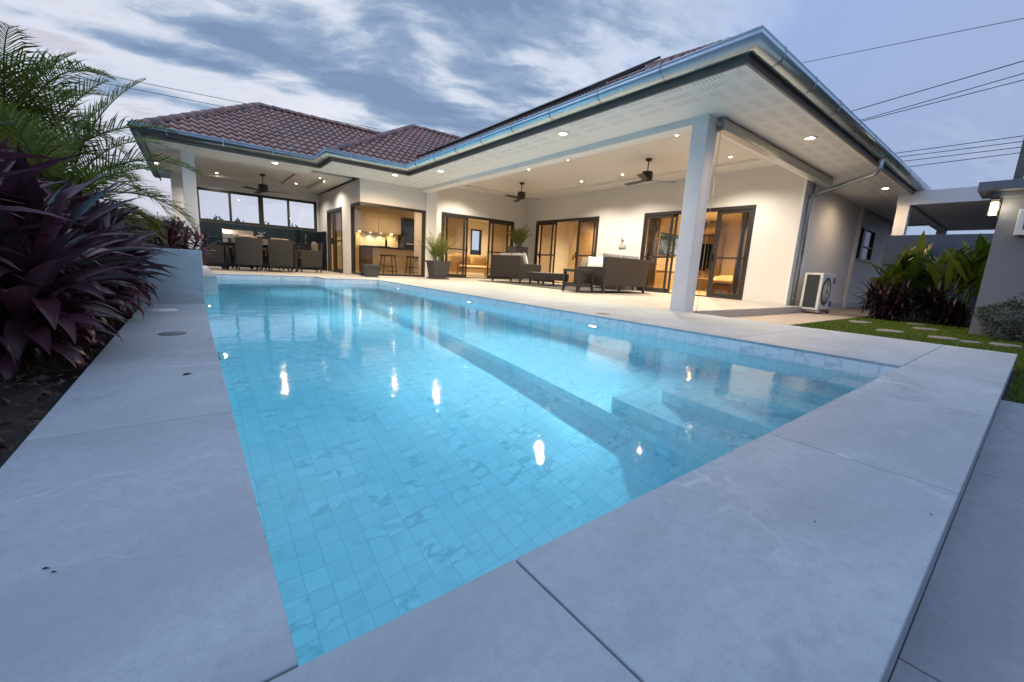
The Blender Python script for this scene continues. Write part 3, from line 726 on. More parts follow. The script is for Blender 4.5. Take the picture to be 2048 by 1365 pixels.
# sliding doors and windows
def frame_rect(mb, ax, c0, c1, a0, a1, z0, z1, w, wb=None, wt=None):
    """four bars filling a0..a1 x z0..z1; ax 'x': plane of constant x between c0,c1 and a along y"""
    wb = w if wb is None else wb; wt = w if wt is None else wt
    def bx(p0, p1, q0, q1):
        if ax == 'x': mb.box(c0, c1, p0, p1, q0, q1)
        else: mb.box(p0, p1, c0, c1, q0, q1)
    bx(a0, a0 + w, z0, z1); bx(a1 - w, a1, z0, z1)
    if wb: bx(a0 + w, a1 - w, z0, z0 + wb)
    bx(a0 + w, a1 - w, z1 - wt, z1)
def sliding_door(ax, c, sgn, a0, a1, z0, z1, panels, rail=1.0):
    """c outer wall face, sgn +1 when the room lies toward +axis; panels (p0,p1,track)"""
    def rng(o0, o1): return (c + sgn * o0, c + sgn * o1) if sgn > 0 else (c + sgn * o1, c + sgn * o0)
    mb = MB(); f0, f1 = rng(-.012, .11); frame_rect(mb, ax, f0, f1, a0, a1, z0 + .002, z1, .06, .03, .09); fr = hp(mb, 'sliding_door', 'dark_frame', bevel=.003)
    for p0, p1, tr in panels:
        g0, g1 = rng(.012 + .04 * tr, .044 + .04 * tr); mb = MB(); frame_rect(mb, ax, g0, g1, p0, p1, z0 + .034, z1 - .092, .065, .09, .07)
        if ax == 'x': mb.box(g0 + .004, g1 - .004, p0 + .065, p1 - .065, z0 + rail, z0 + rail + .045)
        else: mb.box(p0 + .065, p1 - .065, g0 + .004, g1 - .004, z0 + rail, z0 + rail + .045)
        hp(mb, 'door_panel', 'dark_frame', fr, bevel=.002)
        m_ = (g0 + g1) / 2; mb = MB()
        q = [(p0 + .06, z0 + .11), (p1 - .06, z0 + .11), (p1 - .06, z1 - .15), (p0 + .06, z1 - .15)]
        mb.quad([(m_, a, z) if ax == 'x' else (a, m_, z) for a, z in q]); hp(mb, 'door_glass', 'door_glass', fr)
        h0, h1 = rng(-.012, .012 + .04 * tr); mb = MB(); hy = p1 - .045 if tr else p0 + .03
        if ax == 'x': mb.box(h0, h1, hy, hy + .02, z0 + .92, z0 + 1.14)
        else: mb.box(hy, hy + .02, h0, h1, z0 + .92, z0 + 1.14)
        hp(mb, 'door_handle', 'fan_black', fr, bevel=.003)
sliding_door('x', XB, 1, *DB, [(6.72, 7.60, 0), (6.60, 7.46, 1), (4.61, 5.42, 0), (4.76, 5.50, 1)])
sliding_door('x', XB, 1, *DW, [(11.62, 12.52, 0), (11.48, 12.36, 1), (9.46, 10.33, 0), (9.60, 10.40, 1)])
sliding_door('y', YA, 1, *DA, [(7.04, 7.96, 0), (7.2, 8.1, 1), (9.16, 10.12, 0), (9.02, 9.96, 1)])
sliding_door('x', XK, 1, 13.76, 15.55, 0, 2.05, [(13.82, 14.75, 0), (14.7, 15.1, 1)])
# corner kitchen window with mitred glass
mb = MB()
mb.box(XK - .012, XK + .10, 12.78, 12.86, .03, 2.05)
mb.box(5.72, 5.80, YK - .012, YK + .10, .03, 2.05)
for z0, z1 in ((.03, .09), (1.97, 2.05)):
    mb.box(XK - .012, XK + .06, YK + .06, 12.78, z0, z1); mb.box(XK - .012, 5.72, YK - .012, YK + .06, z0, z1)
fr = hp(mb, 'corner_window', 'dark_frame', bevel=.003)
mb = MB(); mb.quad([(XK + .03, YK + .025, .08), (5.73, YK + .025, .08), (5.73, YK + .025, 1.98), (XK + .03, YK + .025, 1.98)]); hp(mb, 'window_glass', 'door_glass', fr)
mb = MB(); mb.quad([(XK + .025, 12.79, .08), (XK + .025, YK + .03, .08), (XK + .025, YK + .03, 1.98), (XK + .025, 12.79, 1.98)]); hp(mb, 'window_glass', 'door_glass', fr)
# strip window of the outdoor kitchen
mb = MB(); wy0, wy1 = YD - .015, YD + .09; frame_rect(mb, 'y', wy0, wy1, .26, 3.74, 1.40, 2.42, .075)
for xa, xb in ((1.10, 1.165), (1.93, 2.07), (2.80, 2.865)): mb.box(xa, xb, wy0, wy1, 1.475, 2.345)
fr = hp(mb, 'strip_window', 'dark_frame', bevel=.003)
for xa, xb in ((.335, 1.10), (1.165, 1.93), (2.07, 2.80), (2.865, 3.665)):
    mb = MB(); mb.quad([(xa, YD + .04, 1.475), (xb, YD + .04, 1.475), (xb, YD + .04, 2.345), (xa, YD + .04, 2.345)]); hp(mb, 'window_glass', 'clear_glass', fr)
# side window and living room window
mb = MB(); frame_rect(mb, 'y', 3.485, 3.58, 14.95, 16.9, 1.22, 2.23, .08); mb.box(15.55, 15.8, 3.49, 3.57, 1.30, 2.15); mb.box(15.8, 16.82, 3.50, 3.56, 1.66, 1.70); fr = hp(mb, 'side_window', 'dark_frame', bevel=.003)
mb = MB(); mb.quad([(15.03, 3.54, 1.3), (16.82, 3.54, 1.3), (16.82, 3.54, 2.15), (15.03, 3.54, 2.15)]); hp(mb, 'window_glass', 'panel_glass', fr)
mb = MB(); frame_rect(mb, 'y', 17.58, 17.7, 10.93, 11.55, .5, 2.22, .07); fr = hp(mb, 'room_window', 'dark_frame')
mb = MB(); mb.quad([(11.0, 17.64, .57), (11.48, 17.64, .57), (11.48, 17.64, 2.15), (11.0, 17.64, 2.15)]); hp(mb, 'window_glass', 'clear_glass', fr)
# downpipe: outlet, sloping run under the soffit, drop beside the wall corner
mb = MB(); gx = at(1762, 330, 'y', GYB + .08).x
mb.tube([(gx, GYB + .09, 2.70), (gx, GYB + .09, 2.50), (gx - .02, GYB + .13, 2.44), (10.56, 3.30, 2.36), (10.50, 3.36, 2.30), (10.50, 3.37, 2.2), (10.50, 3.37, -.10)], .042, 10)
pipe = hp(mb, 'downpipe', 'pipe_metal')
mb = MB()
for zz in (2.25, 1.2, .15): mb.lathe([(.05, zz), (.05, zz + .03)], (10.50, 3.37, 0), 12)
mb.tube([(10.62, 3.37, 2.6), (10.62, 3.37, -.1)], .016, 6)
hp(mb, 'pipe_clamp', 'pipe_metal', pipe)
mb = MB(); mb.box(XB - .55, XB + .15, 3.40, 3.449, -.13, SZ - .002); hp(mb, 'pilaster', 'white_paint')
# ------------------------------------------------------------------ lamps that the photograph shows
def downlight(name, p, r, label, group, energy, col=WARM, lens='lens_warm', spot=168, cat='downlight', ring='white_paint'):
    mb = MB(); mb.lathe([(r * .8, p[2] - .001), (r * .82, p[2] - .012), (r, p[2] - .014), (r * 1.12, p[2] - .003), (r * 1.12, p[2] - .001)], (p[0], p[1], 0), 24)
    o = tag(mb.build(name, ring, loc=p), label, cat, group)
    mb = MB(); mb.lathe([(r * .82, p[2] - .006), (r * .55, p[2] - .009)], (p[0], p[1], 0), 24); mb.f.pop(); mb.f.pop(); [q_.pop() for q_ in (mb.m, mb.uv, mb.sl, mb.sm) for _ in (0, 1)]; mb.build('halo_ring', 'lens_glow', o)  # warm halo round the lens, painted as a self-glowing ring
    mb = MB(); mb.lathe([(r * .56, p[2] - .008), (.0001, p[2] - .009)], (p[0], p[1], 0), 20); mb.build('lens', lens, o)
    lamp('lamp', 'SPOT', (p[0], p[1], p[2] - .05), energy, col, o, .05, spot, .75)
    return o
SOF = [((1126, 267), 'bright warm downlight in the slotted soffit nearest the front column'),
       ((881, 342), 'warm downlight in the pool side soffit just right of the inner roof corner'),
       ((790, 350), 'warm downlight in the soffit above the kitchen corner window'),
       ((550, 326), 'warm downlight in the soffit in front of the dining terrace fan'),
       ((311, 326), 'small warm downlight seen through palm fronds at the far end of the soffit'),
       ((1620, 276), 'bright warm downlight in the garden side soffit above the sloping downpipe'),
       ((1771, 377), 'warm downlight in the garden side soffit above the small side window'),
       ((1900, 420), None)]
for (u, v), lb in SOF[:7]:
    p = at(u, v, 'z', SZ)
    downlight('soffit_downlight', tuple(p), .092, lb, 'round downlights in the white soffit', (260 if u < 1700 else 60) if u > 400 else 90, (1, .72, .42))
CEI = [((1354, 270), CT, 'small ceiling downlight beside the front column'), ((1461, 314), CT, 'small ceiling downlight right of the front column, before the bedroom door'),
       ((1245, 349), CT, 'small ceiling downlight just left of the front terrace fan'), ((1163, 363), CT, 'small ceiling downlight between the two terrace fans, on the house wall side'),
       ((1135, 320), CT, 'small ceiling downlight between the two terrace fans, on the pool side'), ((1057, 339), CT, 'small ceiling downlight above the rear terrace fan, on the pool side'),
       ((943, 365), CT, 'small ceiling downlight above the living room sliding door'),
       ((433, 346), 2.82, 'small ceiling downlight left of the dining terrace fan'), ((592, 367), 2.82, 'small ceiling downlight right of the dining terrace fan'),
       ((640, 356), 2.82, 'small ceiling downlight near the house wall of the dining terrace')]
for (u, v), zz, lb in CEI:
    p = at(u, v, 'z', zz)
    downlight('ceiling_downlight', tuple(p), .05, lb, 'small downlights in the terrace ceilings', 290 if zz > 3 else 120, (1, .87, .70), 'lens_small', 140)
# lamps inside the rooms (their light is what shows in the doors and windows)
for x, y, e, col in ((13.0, 6.8, 760, WARM2), (12.3, 4.9, 330, WARM2), (12.2, 11.0, 420, WARM), (8.6, 15.2, 520, WARM), (11.6, 16.0, 160, WARM), (5.0, 13.2, 150, WARM), (6.0, 15.0, 170, WARM)):
    o = downlight('room_downlight', (x, y, 2.62), .06, 'warm ceiling downlight inside a lit room of the house', 'downlights inside the rooms', e, col, 'lens_warm', 160)
# pool lamps on the long wall
for (u, v), lb in (((1187, 658), 'white underwater lamp nearest the camera on the long pool wall'), ((940, 608), 'white underwater lamp in the middle of the long pool wall'), ((798, 580), 'farthest white underwater lamp on the long pool wall')):
    p = at(u, v, 'x', PX1); p.z = min(p.z, WZ - .09)
    mb = MB(); mb.lathe([(.075, PX1 - .001), (.075, PX1 - .018), (.06, PX1 - .024), (.055, PX1 - .02)], (0, p.y, p.z), 24, axis='x')
    o = tag(mb.build('pool_lamp', 'steel', loc=(PX1, p.y, p.z)), lb, 'pool light', 'underwater lamps along the pool wall')
    mb = MB(); mb.lathe([(.057, PX1 - .021), (.03, PX1 - .028), (.0001, PX1 - .03)], (0, p.y, p.z), 20, axis='x'); mb.build('lens', 'lens_pool', o)
    lamp('lamp', 'SPOT', (PX1 - .06, p.y, p.z), POOL_W, (.78, .95, 1.0), o, .06, 174 if p.y < 4 else 156, .6 if p.y < 4 else 1.0, rot=(0, R(90), 0))
for y, lb in ((3.14, 'white underwater lamp on the near left pool wall, nearest the camera'), (5.87, 'white underwater lamp on the left pool wall, below the planter'), (8.9, 'farthest white underwater lamp on the left pool wall')):
    z = WZ - .22; mb = MB(); mb.lathe([(.085, PX0 + .001), (.085, PX0 + .03), (.06, PX0 + .055), (.055, PX0 + .05)], (0, y, z), 24, axis='x')
    o = tag(mb.build('pool_lamp', 'steel', loc=(PX0, y, z)), lb, 'pool light', 'underwater lamps along the pool wall')
    mb = MB(); mb.lathe([(.057, PX0 + .052), (.035, PX0 + .068), (.0001, PX0 + .074)], (0, y, z), 20, axis='x'); mb.build('lens', 'lens_pool', o)
    lamp('lamp', 'SPOT', (PX0 + .09, y, z), POOL_L * (.55 if y < 4 else 1.3), (.78, .95, 1.0), o, .06, 118, .9, rot=(0, R(-88), 0))
# lantern on the grey gate pillar
lw = thing('wall_lantern', 'glowing square wall lantern under the cap of the grey gate pillar', 'wall lamp', (9.38, .66, 1.62))
L = Loc(lw)
mb = MB(); mb.box(.06, .12, -.04, .04, .02, .24); L.part(mb, 'mount', 'dark_frame', bevel=.003)
mb = MB(); mb.box(-.05, .06, -.05, .05, .23, .25); mb.box(-.05, .06, -.05, .05, -.01, .0)
for a in (-.05, .048):
    for b_ in (-.05, .043): mb.box(b_, b_ + .007, a - .002, a + .005, 0, .23)
L.part(mb, 'cage', 'dark_frame')
mb = MB(); mb.box(-.035, .045, -.035, .035, .02, .2); L.part(mb, 'lit_glass', 'lens_wall')
lamp('lamp', 'POINT', (9.38, .60, 1.75), 3.5, WARM, lw, .06)

# ------------------------------------------------------------------ ceiling fans
def make_fan(p, rz, label):
    f = thing('ceiling_fan', label, 'ceiling fan', p, 0, 'black three blade ceiling fans'); L = Loc(f)
    mb = MB(); mb.lathe([(.075, -.001), (.075, -.03), (.05, -.055), (.014, -.06)]); L.part(mb, 'canopy', 'fan_black')
    mb = MB(); mb.tube([(0, 0, -.05), (0, 0, -.30)], .013, 10); L.part(mb, 'downrod', 'fan_black')
    mb = MB(); mb.lathe([(.03, -.27), (.115, -.29), (.125, -.31), (.125, -.46), (.11, -.49), (.05, -.505)], n=28); L.part(mb, 'motor', 'fan_black')
    for k in range(3):
        a = rz + k * 2 * math.pi / 3; c_, s2 = math.cos(a), math.sin(a); mb = MB(); mb.smooth = False
        st = [(.09, .03), (.16, .05), (.2, .06), (.66, .07), (.69, .06)]
        top = []; bot = []
        for r, w in st:
            for sgn, lst in ((1, top), (-1, bot)): lst.append((r * c_ - sgn * w * s2, r * s2 + sgn * w * c_, -.475 + sgn * .012 - .015 * r))
        for i in range(4):
            q = [top[i], top[i + 1], bot[i + 1], bot[i]]
            up = mb.add(q + [(p_[0], p_[1], p_[2] - .008) for p_ in q])
            for fc in ((0, 1, 2, 3), (7, 6, 5, 4), (0, 4, 5, 1), (2, 6, 7, 3)): mb.face([up[j] for j in fc])
            if i == 3: mb.face([up[1], up[5], up[6], up[2]])
            if i == 0: mb.face([up[3], up[7], up[4], up[0]])
        L.part(mb, 'blade', 'fan_black')
    return f
p = at(1298, 318, 'z', CT); make_fan(tuple(p), R(-38), 'black ceiling fan nearest the front column')
p = at(1044, 366, 'z', CT); make_fan(tuple(p), R(-52), 'black ceiling fan at the rear of the sofa terrace')
p = at(525, 349, 'z', 2.82); make_fan(tuple(p), R(-20), 'black ceiling fan over the outdoor dining table')

# ------------------------------------------------------------------ wicker furniture
def cushion(mb, x0, x1, y0, y1, z0, z1, puff=.03, n=8, tilt=0.0, axis='z'):
    """padded block: edges drawn in, faces swollen"""
    def P(u, v, s):
        px, py = x0 + (x1 - x0) * u, y0 + (y1 - y0) * v; k = (1 - (2 * u - 1) ** 6) * (1 - (2 * v - 1) ** 6)
        zm, h = (z0 + z1) / 2, (z1 - z0) / 2
        z = zm + s * (h * (k ** .35) + puff * (1 - (2 * u - 1) ** 2) * (1 - (2 * v - 1) ** 2))
        return px, py, z
    mb.smooth = True
    for s in (1, -1):
        ids = [mb.add([P(i / n, j / n, s) for j in range(n + 1)]) for i in range(n + 1)]
        for i in range(n):
            for j in range(n):
                q = [ids[i][j], ids[i + 1][j], ids[i + 1][j + 1], ids[i][j + 1]]
                mb.face(q if s > 0 else q[::-1])
    mb.smooth = False
def xform(mb, i0, mat):
    for k in range(i0, len(mb.v)): mb.v[k] = tuple(mat @ Vector(mb.v[k]))
def pillow(L, name, mat, c, w, h, t, rz, tilt, parent=None):
    """scatter cushion standing on edge, facing +x of its own turn rz"""
    mb = MB(); n = 10; mb.smooth = True
    for s in (1, -1):
        ids = []
        for i in range(n + 1):
            row = []
            for j in range(n + 1):
                u, v = 2 * i / n - 1, 2 * j / n - 1
                k = ((1 - u * u) * (1 - v * v)) ** .5
                pin = 1 - .10 * (1 - abs(u) ** 2) * abs(v) ** 6; pin2 = 1 - .10 * (1 - abs(v) ** 2) * abs(u) ** 6
                row.append((s * t / 2 * k, u * w / 2 * pin2 * 1.0, v * h / 2 * pin))
            ids.append(mb.add(row))
        for i in range(n):
            for j in range(n):
                q = [ids[i][j], ids[i + 1][j], ids[i + 1][j + 1], ids[i][j + 1]]; mb.face(q if s > 0 else q[::-1])
    m_ = Matrix.Translation(c) @ Matrix.Rotation(rz, 4, 'Z') @ Matrix.Rotation(tilt, 4, 'Y'); xform(mb, 0, m_)
    return mb.build(name, mat, loc=c) if L is None else L.part(mb, name, mat, parent)
def wleg(L, x, y, z0, z1, a0, a1, dx=0, dy=0, tip=True, mat='wicker'):
    mb = MB(); p = [(x - a1, y - a1), (x + a1, y - a1), (x + a1, y + a1), (x - a1, y + a1)]; q = [(x + dx - a0, y + dy - a0), (x + dx + a0, y + dy - a0), (x + dx + a0, y + dy + a0), (x + dx - a0, y + dy + a0)]
    i = mb.add([(a, b_, z0 + (.012 if tip else 0)) for a, b_ in q] + [(a, b_, z1) for a, b_ in p])
    for f in ((3, 2, 1, 0), (4, 5, 6, 7), (0, 1, 5, 4), (1, 2, 6, 5), (2, 3, 7, 6), (3, 0, 4, 7)): mb.face([i[k] for k in f])
    o = L.part(mb, 'leg', mat, bevel=.004)
    if tip:
        mb = MB(); cx, cy = x + dx, y + dy; mb.lathe([(a0 * .9, z0), (a0 * 1.0, z0 + .02)], (cx, cy, 0), 10); L.part(mb, 'foot_cap', 'foot_metal', o)
def make_dining_chair(cush):
    """tub chair facing +y"""
    t = thing('dining_chair', '', 'dining chair'); L = Loc(t)
    mb = MB(); w = .29
    for i in range(8):    # back shell, leaning out and gently bowed
        pass
    n = 10; zs = [.17, .42, .62, .80, .885]
    def back(u, z, th): return (u * w * (1 + .06 * (z - .17)), -.29 - .05 * (z - .17) - .03 * (1 - u * u) + th, z - .02 * u * u * (z > .8))
    for th, flip in ((0, 1), (.05, 0)):
        ids = [mb.add([back(2 * i / n - 1, z, th) for i in range(n + 1)]) for z in zs]
        for a, b_ in zip(ids, ids[1:]):
            for i in range(n): q = [a[i], a[i + 1], b_[i + 1], b_[i]]; mb.face(q if flip else q[::-1])
    f = [[back(2 * i / n - 1, zs[-1], th) for i in range(n + 1)] for th in (0, .05)]
    for i in range(n): mb.quad([f[0][i], f[0][i + 1], f[1][i + 1], f[1][i]])
    for u in (-1, 1):
        for a, b_ in zip(zs, zs[1:]): mb.quad([back(u, a, 0), back(u, b_, 0), back(u, b_, .05), back(u, a, .05)])
    L.part(mb, 'backrest', 'wicker')
    mb = MB()
    mb.box(-.26, .26, -.25, .25, .17, .36); L.part(mb, 'seat', 'wicker', bevel=.012)
    for s in (-1, 1):
        mb = MB(); x0 = s * .265; P_ = [(-.29, .17), (.28, .17), (.29, .60), (.24, .635), (-.26, .66), (-.31, .5)]
        a = mb.add([(x0 - .03, y, z) for y, z in P_]); b_ = mb.add([(x0 + .03, y, z) for y, z in P_]); mb.face(a[::-1]); mb.face(b_)
        for i in range(6): mb.face([a[i], a[(i + 1) % 6], b_[(i + 1) % 6], b_[i]])
        L.part(mb, 'armrest', 'wicker', bevel=.01)
    for x in (-.24, .24):
        for y in (-.26, .25): wleg(L, x, y, 0, .18, .016, .024, 0, -.02 if y < 0 else .02)
    mb = MB(); cushion(mb, -.235, .235, -.23, .26, .36, .45, .015); L.part(mb, 'seat_cushion', cush)
    mb = MB(); cushion(mb, -.22, .22, -.26, .26, -.05, .05, .03); xform(mb, 0, Matrix.Translation((0, -.19, .66)) @ Matrix.Rotation(R(82), 4, 'X')); L.part(mb, 'back_cushion', cush)
    return t
ch = make_dining_chair('cushion_taupe'); ch.location = (1.22, 13.25, 0); ch.rotation_euler = (0, 0, R(2))
ch['label'] = 'dark wicker dining chair with its back to the pool, nearer the grill'; ch['group'] = 'wicker dining chairs round the table'
copy_tree(ch, loc=(1.98, 13.28, 0), rz=R(-2), label='dark wicker dining chair with its back to the pool, nearer the sink')
copy_tree(ch, loc=(.42, 13.85, 0), rz=R(-88), label='dark wicker chair with taupe cushion at the table end beside the white column')
copy_tree(ch, loc=(2.83, 13.75, 0), rz=R(92), label='dark wicker chair with pale cushion at the table end nearest the house wall')
copy_tree(ch, loc=(1.2, 14.75, 0), rz=R(178), label='dark wicker dining chair on the far side of the table, before the grill')
copy_tree(ch, loc=(2.0, 14.75, 0), rz=R(183), label='dark wicker dining chair on the far side of the table, before the counter')
dt = thing('dining_table', 'dark outdoor dining table between the wicker chairs', 'dining table', (1.62, 13.98, 0)); L = Loc(dt)
mb = MB(); mb.box(-.95, .95, -.46, .46, .70, .735); L.part(mb, 'tabletop', 'counter_black', bevel=.006)
mb = MB(); mb.box(-.88, .88, -.40, .40, .63, .70); L.part(mb, 'apron', 'wicker')
for x in (-.84, .84):
    for y in (-.36, .36): wleg(L, x, y, 0, .64, .03, .038)
vs = thing('flower_vase', 'small vase with pale flowers standing on the dining table', 'vase', (1.62, 13.98, .735)); L = Loc(vs)
mb = MB(); mb.lathe([(.035, 0), (.055, .04), (.05, .1), (.03, .16), (.036, .18)]); L.part(mb, 'vessel', 'pot_dark')
mb = MB()
for k in range(26):
    a = rnd.uniform(0, 6.28); rr = rnd.uniform(.02, .11); z = rnd.uniform(.22, .36); mb.tube([(0, 0, .15), (math.cos(a) * rr, math.sin(a) * rr, z)], .003, 4, False)
    mb.cur = 1 + (k % 2)
    mb.lathe([(.004, z - .012), (.022, z), (.012, z + .02), (.002, z + .024)], (math.cos(a) * rr, math.sin(a) * rr, 0), 7); mb.cur = 0
L.part(mb, 'flowers', ['stem_green', 'pillow_white', 'hedge_leaf'])
# sofas on the terrace, all from one builder (front toward +y)
def make_sofa(name, label, cat, loc, rz, W_, cols, group=None, depth=.82, mat='wicker_brown'):
    t = thing(name, label, cat, loc, 0, group); L = Loc(t); w = W_ / 2; d = depth / 2
    mb = MB()
    P_ = [(-d - .0, .17), (-d + .10, .17), (-d + .06, .84), (-d - .05, .86), (-d - .04, .6)]
    a = mb.add([(-w + .005, y, z) for y, z in P_]); b_ = mb.add([(w - .005, y, z) for y, z in P_]); mb.face(a[::-1]); mb.face(b_)
    for i in range(5): mb.face([a[i], a[(i + 1) % 5], b_[(i + 1) % 5], b_[i]])
    L.part(mb, 'backrest', mat, bevel=.012)
    mb = MB(); mb.box(-w + .12, w - .12, -d + .1, d - .02, .17, .34); L.part(mb, 'seat', mat, bevel=.012)
    for s in (-1, 1):
        mb = MB(); x0 = s * (w - .06); P_ = [(-d + .02, .17), (d, .17), (d + .015, .60), (d - .05, .615), (-d, .62)]
        a = mb.add([(x0 - .06, y, z) for y, z in P_]); b_ = mb.add([(x0 + .06, y, z) for y, z in P_]); mb.face(a[::-1]); mb.face(b_)
        for i in range(5): mb.face([a[i], a[(i + 1) % 5], b_[(i + 1) % 5], b_[i]])
        L.part(mb, 'armrest', mat, bevel=.012)
    for x in (-w + .06, w - .06):
        for y in (-d + .05, d - .05): wleg(L, x, y, 0, .19, .022, .036, (.02 if x > 0 else -.02), (.03 if y > 0 else -.03), mat=mat)
    n = cols; cw = (W_ - .26) / n
    for k in range(n):
        x0 = -w + .13 + cw * k
        mb = MB(); cushion(mb, x0 + .006, x0 + cw - .006, -d + .16, d - .0, .335, .47, .015); L.part(mb, 'seat_cushion', 'cushion_taupe')
        mb = MB(); cushion(mb, -cw / 2 + .01, cw / 2 - .01, -.25, .25, -.07, .07, .03); xform(mb, 0, Matrix.Translation((x0 + cw / 2, -d + .17, .69)) @ Matrix.Rotation(R(80), 4, 'X')); L.part(mb, 'back_cushion', 'cushion_grey')
    t.rotation_euler = (0, 0, rz); return t
G1 = 'wicker sofas on the covered terrace'
make_sofa('wicker_sofa', 'brown wicker sofa seen from behind, its back toward the pool', 'sofa', (8.42, 6.72, 0), R(1), 1.72, 2, G1)
make_sofa('wicker_sofa', 'wicker sofa facing right with two pale pillows, beside the tall planter', 'sofa', (8.35, 10.62, 0), R(-90), 1.55, 2, G1)
make_sofa('wicker_sofa', 'wicker sofa against the house wall with white and pale blue pillows', 'sofa', (10.15, 8.45, 0), R(90), 1.75, 2, G1)
for c_, rz, ti, mt, lb in (((8.34, 10.25, .74), R(-12), R(-18), 'pillow_white', 'white pillow with faint print on the left sofa, nearest its arm'), ((8.55, 10.62, .73), R(8), R(-20), 'pillow_blue', 'pale patterned pillow on the left sofa, farther from the pool'),
                           ((9.88, 8.62, .74), R(200), R(-16), 'pillow_white', 'cream pillow on the wall sofa, left of the blue one'), ((9.70, 8.02, .74), R(190), R(-18), 'pillow_blue', 'pale blue pillow on the wall sofa'),
                           ((10.0, 9.08, .72), R(180), R(-14), 'cushion_taupe', 'brown pillow at the far end of the wall sofa')):
    tag(pillow(None, 'throw_pillow', mt, c_, .50, .46, .18, rz, ti), lb, 'pillow', 'pillows on the terrace sofas')
ct = thing('coffee_table', 'low wicker coffee table on the dark rug between the sofas', 'coffee table', (8.52, 9.2, 0)); L = Loc(ct)
mb = MB(); mb.box(-.52, .52, -.34, .34, .17, .37); L.part(mb, 'apron', 'wicker', bevel=.012)
mb = MB(); mb.box(-.53, .53, -.35, .35, .372, .388); L.part(mb, 'tabletop', 'cushion_grey', bevel=.005)
for x in (-.47, .47):
    for y in (-.29, .29): wleg(L, x, y, 0, .18, .02, .03, .02 if x > 0 else -.02, 0)
for i in (0, 1):
    pass
st_ = thing('side_table', 'square wicker side table with open shelf beside the brown sofa', 'side table', (7.17, 6.72, 0)); L = Loc(st_)
mb = MB(); mb.box(-.26, .26, -.26, .26, .47, .53); L.part(mb, 'tabletop', 'wicker', bevel=.008)
mb = MB(); mb.box(-.21, .21, -.21, .21, .16, .20); L.part(mb, 'shelf', 'wicker', bevel=.006)
for x in (-.22, .22):
    for y in (-.22, .22): wleg(L, x, y, 0, .48, .022, .032, .02 if x > 0 else -.02, .02 if y > 0 else -.02)
mb = MB()
for s in (-1, 1): mb.box(-.19, .19, s * .235 - .015, s * .235 + .015, .14, .22); mb.box(s * .235 - .015, s * .235 + .015, -.19, .19, .14, .22)
L.part(mb, 'rail', 'wicker')
mb = MB(); mb.box(7.3, 9.75, 6.45, 11.2, .002, .012); tag(mb.build('rug', 'rug', loc=(8.5, 8.8, 0), bevel=.003), 'dark flat rug under the wicker sofa group', 'rug')

# ------------------------------------------------------------------ planters and palms in pots
def frond(mb, base, az, el, L_, droop, nl, lw, ll, vfold=.5, stem=.008, cur_leaf=1, cur_rib=0):
    """pinnate frond: arched rib with paired leaflets"""
    pts = []; p = Vector(base); e = el; n = 16
    for k in range(n + 1):
        pts.append(p.copy()); e -= droop / n * (.4 + 1.2 * k / n)
        p = p + Vector((math.cos(az) * math.cos(e), math.sin(az) * math.cos(e), math.sin(e))) * (L_ / n)
    mb.cur = cur_rib; mb.tube(pts, [stem * (1 - .8 * k / n) for k in range(n + 1)], 5, False); mb.cur = cur_leaf
    side = Vector((-math.sin(az), math.cos(az), 0))
    for k in range(nl):
        t = .2 + .8 * (k + .5) / nl; f = t * n; i = min(n - 1, int(f)); q = pts[i].lerp(pts[i + 1], f - i); d = (pts[i + 1] - pts[i]).normalized(); up = side.cross(d).normalized()
        if up.z < 0: up = -up
        l = ll * (math.sin(math.pi * min(1, .18 + .82 * t)) ** .6) * rnd.uniform(.85, 1.1) * (1.05 - .35 * t)
        for s in (-1, 1):
            a = .95 - .45 * t + rnd.uniform(-.08, .08)
            dr = (d * math.cos(a) + side * s * math.sin(a) + up * (vfold * .5 + rnd.uniform(-.1, .1))).normalized()
            tip = q + dr * l + Vector((0, 0, -.28 * l * rnd.uniform(.5, 1.3))); mid = q + dr * l * .5 + Vector((0, 0, -.02 * l))
            w = d * lw
            mb.slab = (min(1, max(0, rnd.gauss(.5, .25))), 0, 0)
            i0 = mb.add([q - w * .4, q + w * .6, mid - w * .5, mid + w * .7, tip])
            mb.face([i0[0], i0[1], i0[3], i0[2]], [(-.3, 0), (.3, 0), (.4, .5), (-.4, .5)]); mb.face([i0[2], i0[3], i0[4]], [(-.4, .5), (.4, .5), (0, 1)])
